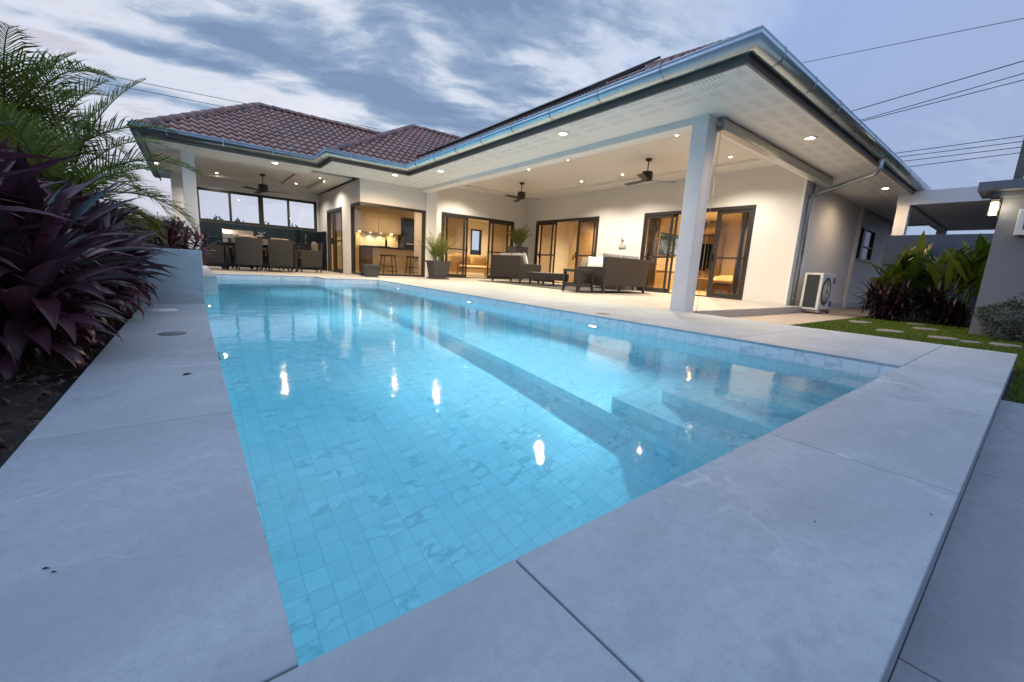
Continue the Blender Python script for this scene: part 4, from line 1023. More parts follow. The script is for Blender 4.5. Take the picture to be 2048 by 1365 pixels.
def potted_palm(label, loc, w0, w1, h, style, n, fl):
    t = thing('potted_palm', label, 'potted palm', loc, 0, 'potted palms on the terrace'); L = Loc(t)
    mb = MB(); a, b_ = w0 / 2, w1 / 2
    i = mb.add([(-a, -a, .05), (a, -a, .05), (a, a, .05), (-a, a, .05), (-b_, -b_, h), (b_, -b_, h), (b_, b_, h), (-b_, b_, h), (-b_ + .04, -b_ + .04, h), (b_ - .04, -b_ + .04, h), (b_ - .04, b_ - .04, h), (-b_ + .04, b_ - .04, h), (-b_ + .05, -b_ + .05, h - .06), (b_ - .05, -b_ + .05, h - .06), (b_ - .05, b_ - .05, h - .06), (-b_ + .05, b_ - .05, h - .06)])
    for q in ((3, 2, 1, 0), (0, 1, 5, 4), (1, 2, 6, 5), (2, 3, 7, 6), (3, 0, 4, 7), (4, 5, 9, 8), (5, 6, 10, 9), (6, 7, 11, 10), (7, 4, 8, 11), (8, 9, 13, 12), (9, 10, 14, 13), (10, 11, 15, 14), (11, 8, 12, 15)): mb.face([i[k] for k in q])
    mb.quad([(-b_ + .05, -b_ + .05, h - .06), (b_ - .05, -b_ + .05, h - .06), (b_ - .05, b_ - .05, h - .06), (-b_ + .05, b_ - .05, h - .06)])
    pot = L.part(mb, 'pot', 'pot_dark', bevel=.006)
    if style == 'saucer':
        mb = MB(); mb.box(-a - .06, a + .06, -a - .06, a + .06, 0, .05); L.part(mb, 'saucer', 'pot_dark', pot, bevel=.006)
    mb = MB()
    for k in range(n):
        az = k * 2.4 + rnd.uniform(-.3, .3); bx, by = math.cos(az) * .05, math.sin(az) * .05
        frond(mb, (bx, by, h - .05), az, rnd.uniform(1.1, 1.5), fl * rnd.uniform(.7, 1.1), rnd.uniform(.4, 1.1), 18, .013, fl * .33, stem=.008)
    L.part(mb, 'fronds', ['palm_rib', 'palm_leaf'])
    return t
potted_palm('bushy palm in a square dark pot beside the kitchen window pilaster', (6.10, 11.72, 0), .42, .62, .56, 'saucer', 26, .95)
potted_palm('feathery palm in a tall dark planter in the terrace corner', (9.85, 12.45, 0), .42, .56, 1.26, '', 28, .95)
pl2 = thing('planter_box', 'low dark planter box in front of the kitchen corner window', 'planter', (4.02, 11.74, 0)); L = Loc(pl2)
mb = MB(); mb.box(-.20, .20, -.12, .12, .0, .28, taper=.02); L.part(mb, 'body', 'pot_dark', bevel=.006)
mb = MB(); mb.box(-.225, .225, -.14, .14, .28, .35); L.part(mb, 'rim', 'pot_dark', bevel=.005)

# ------------------------------------------------------------------ outdoor kitchen under the strip window
ck = thing('outdoor_kitchen', 'dark outdoor kitchen counter with glossy splashback under the strip window', 'kitchen counter', (1.9, 16.4, 0)); L = Loc(ck)
mb = MB(); mb.box(-1.85, 1.88, -.26, .26, .06, .86); L.part(mb, 'cabinet', 'counter_black', bevel=.004)
mb = MB(); mb.box(-1.87, 1.90, -.30, .265, .86, .90); L.part(mb, 'worktop', 'counter_black', bevel=.004)
mb = MB(); mb.box(-1.86, 1.89, .27, .297, .90, 1.385); L.part(mb, 'splashback', 'counter_green')
mb = MB(); mb.box(1.18, 1.215, -.24, .26, .9, 1.38); mb.box(1.86, 1.9, -.75, .26, .0, 1.36); L.part(mb, 'side_panel', 'counter_black', bevel=.003)
gr_ = thing('gas_grill', 'steel hooded gas grill on the outdoor kitchen counter', 'grill', (1.26, 16.38, .90)); L = Loc(gr_)
mb = MB(); P_ = [(-.25, .0), (.22, .0), (.22, .2), (.10, .30), (-.12, .28), (-.25, .14)]
a = mb.add([(-.42, y, z) for y, z in P_]); b_ = mb.add([(.42, y, z) for y, z in P_]); mb.face(a[::-1]); mb.face(b_)
for i in range(6): mb.face([a[i], a[(i + 1) % 6], b_[(i + 1) % 6], b_[i]])
L.part(mb, 'hood', 'steel', bevel=.015)
mb = MB(); mb.tube([(-.34, -.28, .12), (-.34, -.31, .12), (.34, -.31, .12), (.34, -.28, .12)], .011, 8); L.part(mb, 'hood_handle', 'steel')
mb = MB(); mb.box(-.42, .42, -.30, -.262, -.19, -.01); L.part(mb, 'control_panel', 'steel', bevel=.004)
for k in range(4):
    mb = MB(); mb.lathe([(.024, -.301), (.021, -.33), (.001, -.331)], (-.3 + .2 * k, 0, -.1), 14, axis='y'); L.part(mb, 'knob', 'fan_black')
fc = thing('kitchen_tap', 'tall curved steel tap at the outdoor kitchen sink', 'tap', (3.28, 16.42, .90)); L = Loc(fc)
mb = MB(); mb.tube([(0, 0, 0), (0, 0, .24)] + [(0, -.08 + .08 * math.cos(t), .24 + .08 * math.sin(t)) for t in [k * math.pi / 8 for k in range(1, 9)]] + [(0, -.16, .17)], .012, 10); L.part(mb, 'spout', 'steel')
mb = MB(); mb.lathe([(.026, 0), (.024, .03), (.014, .035)]); mb.tube([(.015, 0, .05), (.07, 0, .08)], .007, 8); L.part(mb, 'lever', 'steel')

# ------------------------------------------------------------------ things seen through doors and windows
ki = thing('kitchen_island', 'pale kitchen island with dark top behind the corner window', 'kitchen island', (5.7, 14.0, 0)); L = Loc(ki)
mb = MB(); mb.box(-.95, 1.3, -.30, .35, .0, .88); L.part(mb, 'front', 'cabinet', bevel=.004)
mb = MB(); mb.box(-1.19, -.955, -.32, .36, 0, .885); L.part(mb, 'end_panel', 'wood_dark', bevel=.004)
mb = MB(); mb.box(-1.25, 1.35, -.38, .40, .89, .925); L.part(mb, 'worktop', 'counter_black', bevel=.003)
for x, lb in ((5.06, 'dark wooden bar stool at the island, nearer the dining terrace'), (5.95, 'dark wooden bar stool at the island, nearer the palm pot')):
    t = thing('bar_stool', lb, 'bar stool', (x, 13.15, 0), 0, 'bar stools at the kitchen island'); L = Loc(t)
    mb = MB(); mb.box(-.2, .2, -.17, .17, .62, .665); L.part(mb, 'seat', 'stool_dark', bevel=.008)
    for sx in (-1, 1):
        for sy in (-1, 1): mb = MB(); mb.tube([(sx * .23, sy * .19, 0), (sx * .165, sy * .13, .625)], .017, 8); L.part(mb, 'leg', 'stool_dark')
    mb = MB()
    for z, k in ((.14, .217), (.30, .2)):
        q = k * .82
        for a, b_ in (((-k, -q), (k, -q)), ((k, -q), (k, q)), ((k, q), (-k, q)), ((-k, q), (-k, -q))): mb.tube([(*a, z), (*b_, z)], .010, 6)
    L.part(mb, 'rung', 'stool_dark')
kc = thing('kitchen_cabinets', 'cream wall cabinets above a lit splashback in the kitchen', 'kitchen cabinets', (5.7, 16.5, 0)); L = Loc(kc)
mb = MB()
for k in range(3): mb.box(-1.7 + .92 * k, -.79 + .92 * k, -.35, -.02, 1.52, 2.6)
L.part(mb, 'wall_unit', 'cabinet', bevel=.004)
mb = MB(); mb.box(-1.7, 1.05, -.05, -.02, .92, 1.5); L.part(mb, 'splashback', 'backsplash')
mb = MB(); mb.box(-1.7, 1.05, -.62, -.02, 0, .92); L.part(mb, 'base_unit', 'cabinet', bevel=.004)
for k, (mt, c_) in enumerate((('lens_warm', WARM), ('lens_cool', (.8, 1, .95)), ('lens_cool', (.8, 1, .95)), ('lens_warm', WARM))):
    x = -.55 + .42 * k; mb = MB(); mb.lathe([(.03, 1.517), (.028, 1.508), (.001, 1.507)], (x, -.2, 0), 12); o = L.part(mb, 'cabinet_light', mt)
    lamp('lamp', 'SPOT', (5.7 + x, 16.3, 1.49), 9, c_, o, .02, 130, .6)
ov = thing('oven_tower', 'black oven tower at the end of the kitchen wall', 'oven', (7.25, 16.35, 0)); L = Loc(ov)
mb = MB(); mb.box(-.46, .5, -.3, .2, 0, 2.2); L.part(mb, 'housing', 'counter_green', bevel=.004)
mb = MB(); mb.box(-.36, .4, -.325, -.302, .95, 1.5); L.part(mb, 'oven_door', 'counter_black', bevel=.004)
mb = MB(); mb.box(-.34, .38, -.36, -.327, 1.16, 1.20); L.part(mb, 'handle', 'steel', bevel=.004)
bt = thing('wine_bottle', 'dark bottle standing on the kitchen island', 'bottle', (5.32, 14.0, .925)); L = Loc(bt)
mb = MB(); mb.lathe([(.036, 0), (.037, .19), (.03, .22), (.014, .26), (.014, .31), (.001, .312)]); L.part(mb, 'body', 'bottle_dark')
ty = thing('serving_tray', 'dark round tray on the kitchen island', 'tray', (5.22, 13.95, .926)); L = Loc(ty)
mb = MB(); mb.lathe([(.001, 0), (.2, .001), (.21, .02), (.2, .02), (.19, .006), (.001, .005)]); L.part(mb, 'dish', 'counter_black')
ty.location.z = .926; bt.location.z = .934
so = make_sofa('lounge_sofa', 'cream sofa in the living room behind the sliding door', 'sofa', (9.75, 15.5, 0), R(178), 2.0, 2, None, .9, 'sofa_cream')
for o in so.children:
    if 'cushion' in o.name: o.data.materials[0] = MATS['sofa_cream']
tv = thing('television', 'wall television showing a green outdoor picture in the bedroom', 'television', (13.6, 8.55, 1.6)); L = Loc(tv)
mb = MB(); mb.box(-.62, .62, -.03, .02, -.38, .38); L.part(mb, 'casing', 'counter_black', bevel=.004)
mb = MB(); mb.quad([(-.6, -.032, -.36), (.6, -.032, -.36), (.6, -.032, .36), (-.6, -.032, .36)]); L.part(mb, 'screen', 'tv_picture')
sb = thing('sideboard', 'long pale sideboard under the bedroom television', 'sideboard', (13.2, 8.36, 0)); L = Loc(sb)
mb = MB(); mb.box(-1.1, 1.1, -.2, .2, .0, .62); L.part(mb, 'carcass', 'cabinet', bevel=.004)
mb = MB(); mb.box(-1.12, 1.12, -.22, .21, .62, .66); L.part(mb, 'counter', 'wood_dark', bevel=.004)
wd = thing('wardrobe', 'open lit wardrobe with dark clothes behind the bedroom door', 'wardrobe', (15.5, 8.05, 0)); L = Loc(wd)
mb = MB(); mb.box(-.3, .3, -.44, -.40, 0, 2.1); mb.box(-.3, .3, .6, .64, 0, 2.1); mb.box(-.3, .3, -.44, .64, 2.1, 2.3); mb.box(0.28, .3, -.44, .64, 0, 2.1); mb.box(-.3, .28, -.40, .6, .45, .48); L.part(mb, 'carcass', 'cabinet', bevel=.003)
mb = MB()
for k in range(6): mb.box(-.22, .22, -.3 + .13 * k, -.24 + .13 * k, .75 + .1 * (k % 3), 1.75)
L.part(mb, 'clothes', 'counter_black', bevel=.02)
bd = thing('bed', 'bed with patterned cream cover behind the right glass door panel', 'bed', (13.9, 5.75, 0)); L = Loc(bd)
mb = MB(); mb.box(-1.0, 1.0, -.8, .8, .05, .3); L.part(mb, 'frame', 'wood_dark', bevel=.01)
mb = MB(); cushion(mb, -1.0, 1.0, -.8, .8, .28, .60, .02, 12); L.part(mb, 'mattress', 'bed_linen')
for y in (-.4, .4): mb = MB(); cushion(mb, .45, .95, y - .34, y + .34, .58, .74, .03); L.part(mb, 'pillow', 'pillow_white')
wdo = thing('wooden_door', 'pale vertical board door inside the middle sliding door', 'door', (13.0, 11.8, 0)); L = Loc(wdo)
mb = MB()
for k in range(8): mb.box(0, .04, -1.5 + .3 * k, -1.205 + .3 * k, 0, 2.4)
L.part(mb, 'leaf', 'wood_door', bevel=.004)
mb = MB(); mb.box(-.05, -.001, .75, .78, .95, 1.15); L.part(mb, 'handle', 'fan_black', bevel=.004)

def curtain(label, x0, y0, x1, y1, h):
    t = thing('curtain', label, 'curtain', ((x0 + x1) / 2, (y0 + y1) / 2, 0), 0, 'pale curtains inside the rooms'); mb = MB(); mb.smooth = True; n = 48
    d = Vector((x1 - x0, y1 - y0)); nn = Vector((-d.y, d.x)).normalized(); pr = None
    for k in range(n + 1):
        u = k / n; w = .035 * math.sin(u * 2 * math.pi * 6.5) + .012 * math.sin(u * 31); px, py = x0 + d.x * u + nn.x * w, y0 + d.y * u + nn.y * w
        c_ = mb.add([(px, py, .03), (px, py, h)])
        if pr: mb.face([pr[0], c_[0], c_[1], pr[1]])
        pr = c_
    mb.build('drape', 'curtain_cloth', t, solid=.004)
    mb = MB(); mb.tube([(x0, y0, h + .02), (x1, y1, h + .02)], .014, 8); mb.build('rail', 'fan_black', t)
curtain('pale curtain bunched inside the right end of the bedroom sliding door', 11.25, 4.5, 11.25, 5.05, 2.45)
curtain('pale curtain bunched inside the left end of the bedroom sliding door', 11.25, 7.35, 11.25, 7.8, 2.45)
curtain('pale curtain bunched inside the left end of the living room door', 6.75, 13.65, 7.35, 13.65, 2.45)
# ------------------------------------------------------------------ roller blind, sockets, solar panels
rb = thing('roller_blind', 'rolled up outdoor blind in a metal box between front column and wall', 'blind', (8.3, 3.1, 2.52)); L = Loc(rb)
mb = MB(); mb.box(-2.42, 2.20, -.06, .06, -.02, .125); L.part(mb, 'box', 'box_metal', bevel=.012)
mb = MB()
for x in (-2.45, 2.2): mb.box(x, x + .03, -.07, .07, -.03, .135)
L.part(mb, 'end_cap', 'pipe_metal', bevel=.006)
mb = MB(); mb.tube([(-2.40, 0, -.02), (-2.40, 0, -2.52)], .004, 6); L.part(mb, 'guide_wire', 'steel')
mb = MB(); mb.lathe([(.03, 0), (.03, .05), (.012, .055)], (-2.5, 0, .05), 12, axis='x'); mb.tube([(-2.47, 0, .05), (-2.47, 0, -.06)], .008, 6); L.part(mb, 'crank_eye', 'steel')
orn = thing('wall_ornament', 'small pale wall ornament left of the bedroom sliding door', 'ornament', (10.79, 8.35, 1.28)); L = Loc(orn)
mb = MB(); mb.box(-.03, -.002, -.13, .13, 0, .1); mb.box(-.03, -.002, .02, .05, .1, .33); mb.box(-.03, -.002, -.04, .1, .24, .26); L.part(mb, 'body', 'ornament', bevel=.004)
for k, (y0) in enumerate((5.3, 6.41, 7.52, 8.63, 9.74)):
    lb = ['dark solar panel nearest the front eave corner', 'second solar panel back from the front eave corner', 'solar panel in the middle of the roof row', 'second solar panel from the inner roof corner', 'farthest solar panel of the row, at the inner roof corner'][k]
    sp = thing('solar_panel', lb, 'solar panel', (4.75, y0 - .5, 2.8), 0, 'solar panels on the pool side roof')
    mb = MB(); U_, V_ = Vector((0, 1, 0)), Vector((math.cos(p2_), 0, math.sin(p2_))); N_ = Vector((-math.sin(p2_), 0, math.cos(p2_)))
    def slab_(o, a0, a1, b0, b1, c0, c1):
        i = mb.add([o + U_ * a + V_ * b_ + N_ * c_ for c_ in (c0, c1) for a, b_ in ((a0, b0), (a1, b0), (a1, b1), (a0, b1))])
        for q in ((0, 1, 2, 3), (7, 6, 5, 4), (0, 4, 5, 1), (1, 5, 6, 2), (2, 6, 7, 3), (3, 7, 4, 0)): mb.face([i[j] for j in q])
    o_ = Vector((4.50, y0 - 1.05, 2.79 + SL * .17))
    slab_(o_, .01, 1.10, .0, 1.75, .07, .105); mb.build('frame', 'dark_frame', sp)
    mb = MB(); slab_(o_, .03, 1.08, .02, 1.73, .106, .108); mb.build('cells', 'panel_glass', sp)
    for b0 in (.35, 1.3): mb = MB(); slab_(o_, -.0, 1.11, b0, b0 + .04, .045, .069); mb.build('mounting_rail', 'alu', sp)
# ------------------------------------------------------------------ raised planter, perimeter wall
rp = thing('raised_planter', 'stone clad raised planter wall at the far end of the left pool coping', 'planter wall', (-.6, 4.84, 0)); 
mb = MB(); mb.slab = (.4, .7, .2); mb.box(-1.9, .083, 4.84, 7.0, -.15, .492); o = mb.build('front_block', 'clad_stone', rp, bevel=.006)
mb = MB(); mb.slab = (.1, .3, .6); mb.box(-1.9, .272, 7.004, 11.7, -.3, .148); mb.build('low_block', 'clad_stone', rp, bevel=.006)
mb = MB(); mb.box(-3.2, -.12, 7.1, 11.7, .15, .42); mb.build('soil', 'soil', rp)
mb = MB(); mb.box(-1.85, .03, 4.95, 6.95, .4925, .497); mb.build('soil', 'soil', rp)
pw = thing('garden_wall', 'grey rendered garden wall with a flat coping behind the planter', 'wall', (-4, 17.0, 0))
mb = MB(); mb.box(-14, -.33, 16.9, 17.1, -.15, 1.30); mb.build('face', 'grey_render', pw)
mb = MB(); mb.box(-14, -.33, 16.82, 17.18, 1.30, 1.45); mb.build('coping', 'white_paint', pw, bevel=.006)
mb = MB(); mb.box(-.33, 18, 19.4, 19.6, -.15, 1.3); tag(mb.build('boundary_wall', 'grey_render', loc=(9, 19.5, 0)), 'plain boundary wall behind the house, glimpsed through rear windows', 'wall')

# ------------------------------------------------------------------ leaves
def strap(mb, base, az, el, L_, w, droop, fold=.35, n=7, tw=0.0, rr=rnd):
    """one long blade: arched midline, V section, tapering to a point"""
    p = Vector(base); e = el; pts = []
    for k in range(n + 1):
        t = k / n; pts.append((p.copy(), e)); e -= droop / n * (.3 + 1.4 * t)
        p = p + Vector((math.cos(az) * math.cos(e), math.sin(az) * math.cos(e), math.sin(e))) * (L_ / n)
    rows = []; side0 = Vector((-math.sin(az), math.cos(az), 0))
    for k, (q, e) in enumerate(pts):
        t = k / n; d = Vector((math.cos(az) * math.cos(e), math.sin(az) * math.cos(e), math.sin(e))); up = d.cross(side0)
        if up.z < 0 and el > -.5: up = -up if abs(e) < 1.6 else up
        a = tw * t; sd = side0 * math.cos(a) + up * math.sin(a)
        ww = w * (.28 + .72 * math.sin(math.pi * min(1, (t * 1.12 + .10)) ** .8)) if t < .97 else .001
        ww = max(.0015, w * (.30 + 1.0 * t) if t < .3 else w * .62 * (1 + .6 * math.sin(math.pi * (t - .3) / .7)) * (1 - ((t - .3) / .7) ** 2.4))
        rows.append(mb.add([q - sd * ww + up * fold * ww, q, q + sd * ww + up * fold * ww]))
    mb.smooth = True
    for k, (a, b_) in enumerate(zip(rows, rows[1:])):
        t0, t1 = k / n, (k + 1) / n
        mb.face([a[0], a[1], b_[1], b_[0]], [(-.5, t0), (0, t0), (0, t1), (-.5, t1)]); mb.face([a[1], a[2], b_[2], b_[1]], [(0, t0), (.5, t0), (.5, t1), (0, t1)])
def cordyline(label, loc, h, L_, nh, seed, mat='cordyline_leaf', group=None, w=.034, per=26, lean=0.0, name='cordyline', spread=.12):
    """several bare ringed canes, each with a rosette of strap leaves"""
    t = thing(name, label, 'plant', loc, 0, group); q = random.Random(seed); L = Loc(t); st = MB(); lf = MB()
    for k in range(nh):
        a = q.uniform(0, 6.28); r = q.uniform(.02, spread); hh = h * q.uniform(.55, 1.0)
        b0 = Vector((math.cos(a) * r * .6, math.sin(a) * r * .6, -.06)); b1 = Vector((math.cos(a) * r * 1.8 + lean * hh, math.sin(a) * r * 1.8, hh))
        pts = [b0.lerp(b1, i / 14) for i in range(15)]
        st.tube(pts, [.011 * (1.0 if i % 2 else .82) for i in range(15)], 7, False)
        hue = q.random()
        for i in range(per):
            f = i / per; az = i * 2.399 + q.uniform(-.35, .35); el = 1.40 - 1.55 * f ** .8 + q.uniform(-.15, .15)
            base = b1 - Vector((0, 0, .16 * f)); dr = .35 + 1.25 * f + q.uniform(-.2, .35)
            lf.slab = (min(1, max(0, q.gauss(.35 + .3 * hue, .25) + (.45 if f > .92 and q.random() < .4 else 0))), q.random(), 0)
            strap(lf, base, az, el, L_ * q.uniform(.72, 1.1) * (.6 + .4 * math.sin(math.pi * min(1, .25 + f))), w * q.uniform(.75, 1.15), dr, q.uniform(.15, .5), 8, q.uniform(-.6, .6))
    L.part(st, 'stem', 'stem_brown'); L.part(lf, 'foliage', mat); return t
GC = 'purple cordylines massed along the left pool coping'
spots = [(-.92, 1.95, .66, 4), (-.82, 2.35, .62, 5), (-.70, 2.62, .46, 4), (-.98, 2.45, .88, 5), (-.72, 2.85, .60, 5), (-1.12, 2.95, .92, 5), (-.58, 3.2, .42, 4), (-.85, 3.4, .72, 5), (-.60, 3.75, .48, 5), (-1.05, 3.85, .84, 5), (-.72, 4.2, .60, 5), (-.55, 4.5, .42, 4), (-1.25, 3.4, 1.0, 5), (-1.0, 4.5, .75, 5)]
for k, (x, y, h, nh) in enumerate(spots):
    lb = 'purple cordyline in the dense bed along the left pool coping'
    cordyline(lb, (x, y, 0), h * .82, .54 if h > .5 else .46, nh, 100 + k, group=GC, per=38, w=.040)
GR = 'plants growing in the raised planter'
cordyline('red leaved cordyline in the raised planter nearest the garden wall', (-.62, 8.4, .42), .38, .32, 5, 41, 'cordyline_red', GR, .030, 18)
cordyline('dark red cordyline in the raised planter beside the variegated bush', (-.28, 7.6, .42), .36, .34, 5, 42, 'cordyline_red', GR, .030, 18)
cordyline('low red cordyline at the right end of the raised planter', (-.02, 5.9, .49), .10, .26, 4, 43, 'cordyline_red', GR, .024, 16)
cordyline('dusky cordyline spilling over the front of the raised planter', (-.62, 5.2, .49), .22, .36, 5, 44, 'cordyline_leaf', GR, .03, 22)
def bush(name, label, loc, rx, ry, rz, n, leaf, mat, seed, group=None, cat='shrub', oval=.5):
    """shrub: branching twigs and small leaves on their tips, denser outside"""
    t = thing(name, label, cat, loc, 0, group); q = random.Random(seed); L = Loc(t); st = MB(); lf = MB()
    for k in range(26):
        a = q.uniform(0, 6.28); e = q.uniform(.25, 1.5); p1 = Vector((math.cos(a) * math.cos(e) * rx * .8, math.sin(a) * math.cos(e) * ry * .8, rz * (.5 + .75 * math.sin(e) * .6)))
        st.tube([(0, 0, -.03), p1 * .45 + Vector((0, 0, .05)), p1], [.010, .007, .003], 5, False)
    for k in range(n):
        while True:
            v = Vector((q.uniform(-1, 1), q.uniform(-1, 1), q.uniform(-1, 1)))
            if .25 < v.length < 1: break
        lump = 1 + .16 * math.sin(v.x * 5 + seed) * math.sin(v.y * 6 + 1) + .12 * math.sin(v.z * 7)
        v = v.normalized() * (v.length ** .45) * lump
        c_ = Vector((v.x * rx, v.y * ry, rz + v.z * rz * .98)); d = (v + Vector((q.uniform(-.8, .8), q.uniform(-.8, .8), q.uniform(-.3, .9)))).normalized()
        sd = d.cross(Vector((q.uniform(-1, 1), q.uniform(-1, 1), q.uniform(-1, 1)))).normalized(); l = leaf * q.uniform(.7, 1.3); w = l * oval * .5
        lf.slab = (q.random(), 0, 0)
        i = lf.add([c_, c_ + d * l * .5 + sd * w, c_ + d * l, c_ + d * l * .5 - sd * w]); lf.face(i, [(0, 0), (.5, .5), (0, 1), (-.5, .5)])
    L.part(st, 'branches', 'stem_brown'); L.part(lf, 'foliage', mat); return t
bush('variegated_bush', 'pale yellow variegated bush at the front of the raised planter', (-.52, 6.4, .45), .17, .25, .16, 900, .05, 'variegated_leaf', 5, GR)
bush('green_bush', 'dark green bush in the raised planter beside the white column', (-.17, 8.6, .42), .17, .2, .26, 800, .05, 'hedge_leaf', 6, GR)
for k, (x, w) in enumerate(((-1.9, .75), (-.75, .55))):
    bush('hedge_shrub', ['leafy shrub showing above the garden wall, behind the palms', 'leafy shrub showing above the garden wall, beside the far column'][k], (x, 18.6, -.1), w, .5, .78, 900, .11, 'hedge_leaf', 20 + k, 'shrubs behind the garden wall')
for k, (x, w, hh) in enumerate(((.9, .6, .96), (1.6, .5, .93), (2.5, .55, .90), (3.6, .6, .92))):
    bush('hedge_shrub', ['shrub top seen through the left pane of the strip window', 'shrub top seen through the second pane of the strip window', 'shrub top seen through the third pane of the strip window', 'shrub top seen through the right pane of the strip window'][k], (x, 20.6, -.1), w, .4, hh, 800, .13, 'hedge_leaf', 30 + k, 'shrubs behind the boundary wall')

# ------------------------------------------------------------------ feathery palms at the left
def palm(label, loc, h, ns, fl, seed, azs=None, group='areca palms behind the cordyline bed'):
    t = thing('areca_palm', label, 'palm tree', loc, 0, group); L = Loc(t); global rnd; keep = rnd; rnd = random.Random(seed)
    tr = MB(); cr = MB(); cr.m
    for k in range(ns):
        a = rnd.uniform(0, 6.28); r = rnd.uniform(.05, .3); hh = h * rnd.uniform(.7, 1.0)
        top = Vector((math.cos(a) * r * 1.6, math.sin(a) * r * 1.6, hh)); b0 = Vector((math.cos(a) * r * .4, math.sin(a) * r * .4, -.1))
        tr.tube([b0.lerp(top, i / 12) for i in range(13)], [.04 * (1 if i % 2 else .88) * (1 - .25 * i / 12) for i in range(13)], 8, False)
        for j in range(9):
            az = j * 2.4 + rnd.uniform(-.4, .4); f = j / 9
            frond(cr, top, az, 1.45 - .95 * f + rnd.uniform(-.12, .12), fl * rnd.uniform(.8, 1.15), .7 + 1.05 * f + rnd.uniform(-.1, .35), 40, .015, fl * .36, .6, .013)
    L.part(tr, 'trunk', 'stem_green'); L.part(cr, 'crown', ['palm_rib', 'palm_leaf']); rnd = keep; return t
palm('tall feathery palm at the left edge, highest against the sky', (-1.62, 6.6, .3), 1.15, 2, 1.65, 11)
palm('feathery palm in front of the left roof corner, fronds reaching the white column', (-.98, 6.9, .3), .80, 2, 1.62, 12)
palm('lower feathery palm between the cordylines and the planter', (-1.1, 6.0, .3), .50, 3, 1.25, 13)

# ------------------------------------------------------------------ garden at the right
gw = thing('garden_side_wall', 'low grey garden wall behind the banana leaved plants', 'wall', (12, 0, 0))
mb = MB(); mb.box(12, 12.15, -4, 2.28, -.15, 1.62); mb.build('face', 'grey_render', gw, bevel=.006)
gp_ = thing('gate_pillar', 'tall grey rendered gate pillar with a flat overhanging cap', 'pillar', (9.5, -.4, 0))
mb = MB(); mb.box(9.5, 9.9, -2.2, .60, -.15, 1.98); mb.build('shaft', 'grey_render', gp_, bevel=.006)
mb = MB(); mb.box(9.44, 9.96, -2.3, .70, 1.90, 1.98 + .0); mb.build('moulding', 'grey_render', gp_, bevel=.004)
mb = MB(); mb.box(9.28, 10.1, -2.5, .86, 1.982, 2.11); mb.build('cap', 'grey_render', gp_, bevel=.008)
sg = thing('letter_box', 'white framed brown letter box on the face of the grey pillar', 'letter box', (9.49, .2, 1.35)); L = Loc(sg)
mb = MB(); frame_rect(mb, 'x', -.10, -.001, -.35, .21, 0, .36, .07); L.part(mb, 'frame', 'sign_white', bevel=.006)
mb = MB(); mb.box(-.05, -.01, -.28, .14, .07, .29); L.part(mb, 'panel', 'sign_wood')
cp = thing('carport', 'flat roofed pale carport beyond the garden wall', 'carport', (15, 0, -.15))
mb = MB(); mb.box(13, 13.25, -5, 2.42, 2.38, 2.68); mb.box(13.25, 19, 2.22, 2.42, 2.38, 2.66); mb.box(18.75, 19, -5, 2.22, 2.38, 2.66); mb.build('beam', 'white_paint', cp, bevel=.006)
mb = MB(); mb.box(13.26, 18.74, -5, 2.21, 2.44, 2.55); mb.build('roof_deck', 'white_paint', cp)
for (x, y) in ((13.0, 2.19), (18.77, 2.19), (13.0, -4.9), (18.77, -4.9)):
    mb = MB(); mb.box(x, x + .23, y, y + .22, -.15, 2.379); mb.build('post', 'white_paint', cp, bevel=.006)
ac = thing('air_conditioner', 'white outdoor air conditioning unit on rubber feet by the side wall', 'air conditioner', (10.83, 3.02, -.13)); L = Loc(ac)
mb = MB(); mb.box(-.42, .42, -.17, .17, .085, .86); L.part(mb, 'casing', 'plastic_white', bevel=.014)
mb = MB(); mb.box(-.426, -.4205, -.115, .12, .13, .82); L.part(mb, 'coil_grille', 'coil_dark')
mb = MB()
for k in range(9):
    r = .06 + .028 * k; mb.tube([(math.cos(t) * r - .09, -.185 + .02 * (r / .3) ** 2, .48 + math.sin(t) * r) for t in [j * math.pi / 20 for j in range(41)]], .0035, 5, False)
for j in range(12): a = j * math.pi / 6; mb.tube([(-.09 + .05 * math.cos(a), -.186, .48 + .05 * math.sin(a)), (-.09 + .29 * math.cos(a), -.17, .48 + .29 * math.sin(a))], .004, 5, False)
L.part(mb, 'fan_guard', 'plastic_white')
mb = MB(); mb.lathe([(.30, -.171), (.27, -.176), (.001, -.173)], (-.09, 0, .48), 32, axis='y'); L.part(mb, 'fan_well', 'coil_dark')
mb = MB(); mb.box(.26, .40, -.1745, -.1705, .66, .78); L.part(mb, 'red_label', 'label_red')
mb = MB(); mb.box(.24, .40, -.1745, -.1705, .15, .27); L.part(mb, 'blue_label', 'label_blue')
mb = MB(); mb.box(-.36, -.30, -.19, .19, .03, .084); mb.box(.30, .36, -.19, .19, .03, .084); L.part(mb, 'foot_rail', 'steel')
for x in (-.33, .33):
    for y in (-.15, .15): mb = MB(); mb.lathe([(.03, 0), (.034, .01), (.026, .03)], (x, y, 0), 12); L.part(mb, 'foot', 'rubber')
vt = thing('wall_vent', 'small pale louvred vent low on the side wall beyond the air conditioner', 'vent', (12.9, 3.44, .3)); L = Loc(vt)
mb = MB(); frame_rect(mb, 'y', -.02, .009, -.12, .12, 0, .3, .02)
for k in range(7): mb.box(-.1, .1, -.012, .005, .035 + .035 * k, .05 + .035 * k)
L.part(mb, 'grille', 'plastic_white')
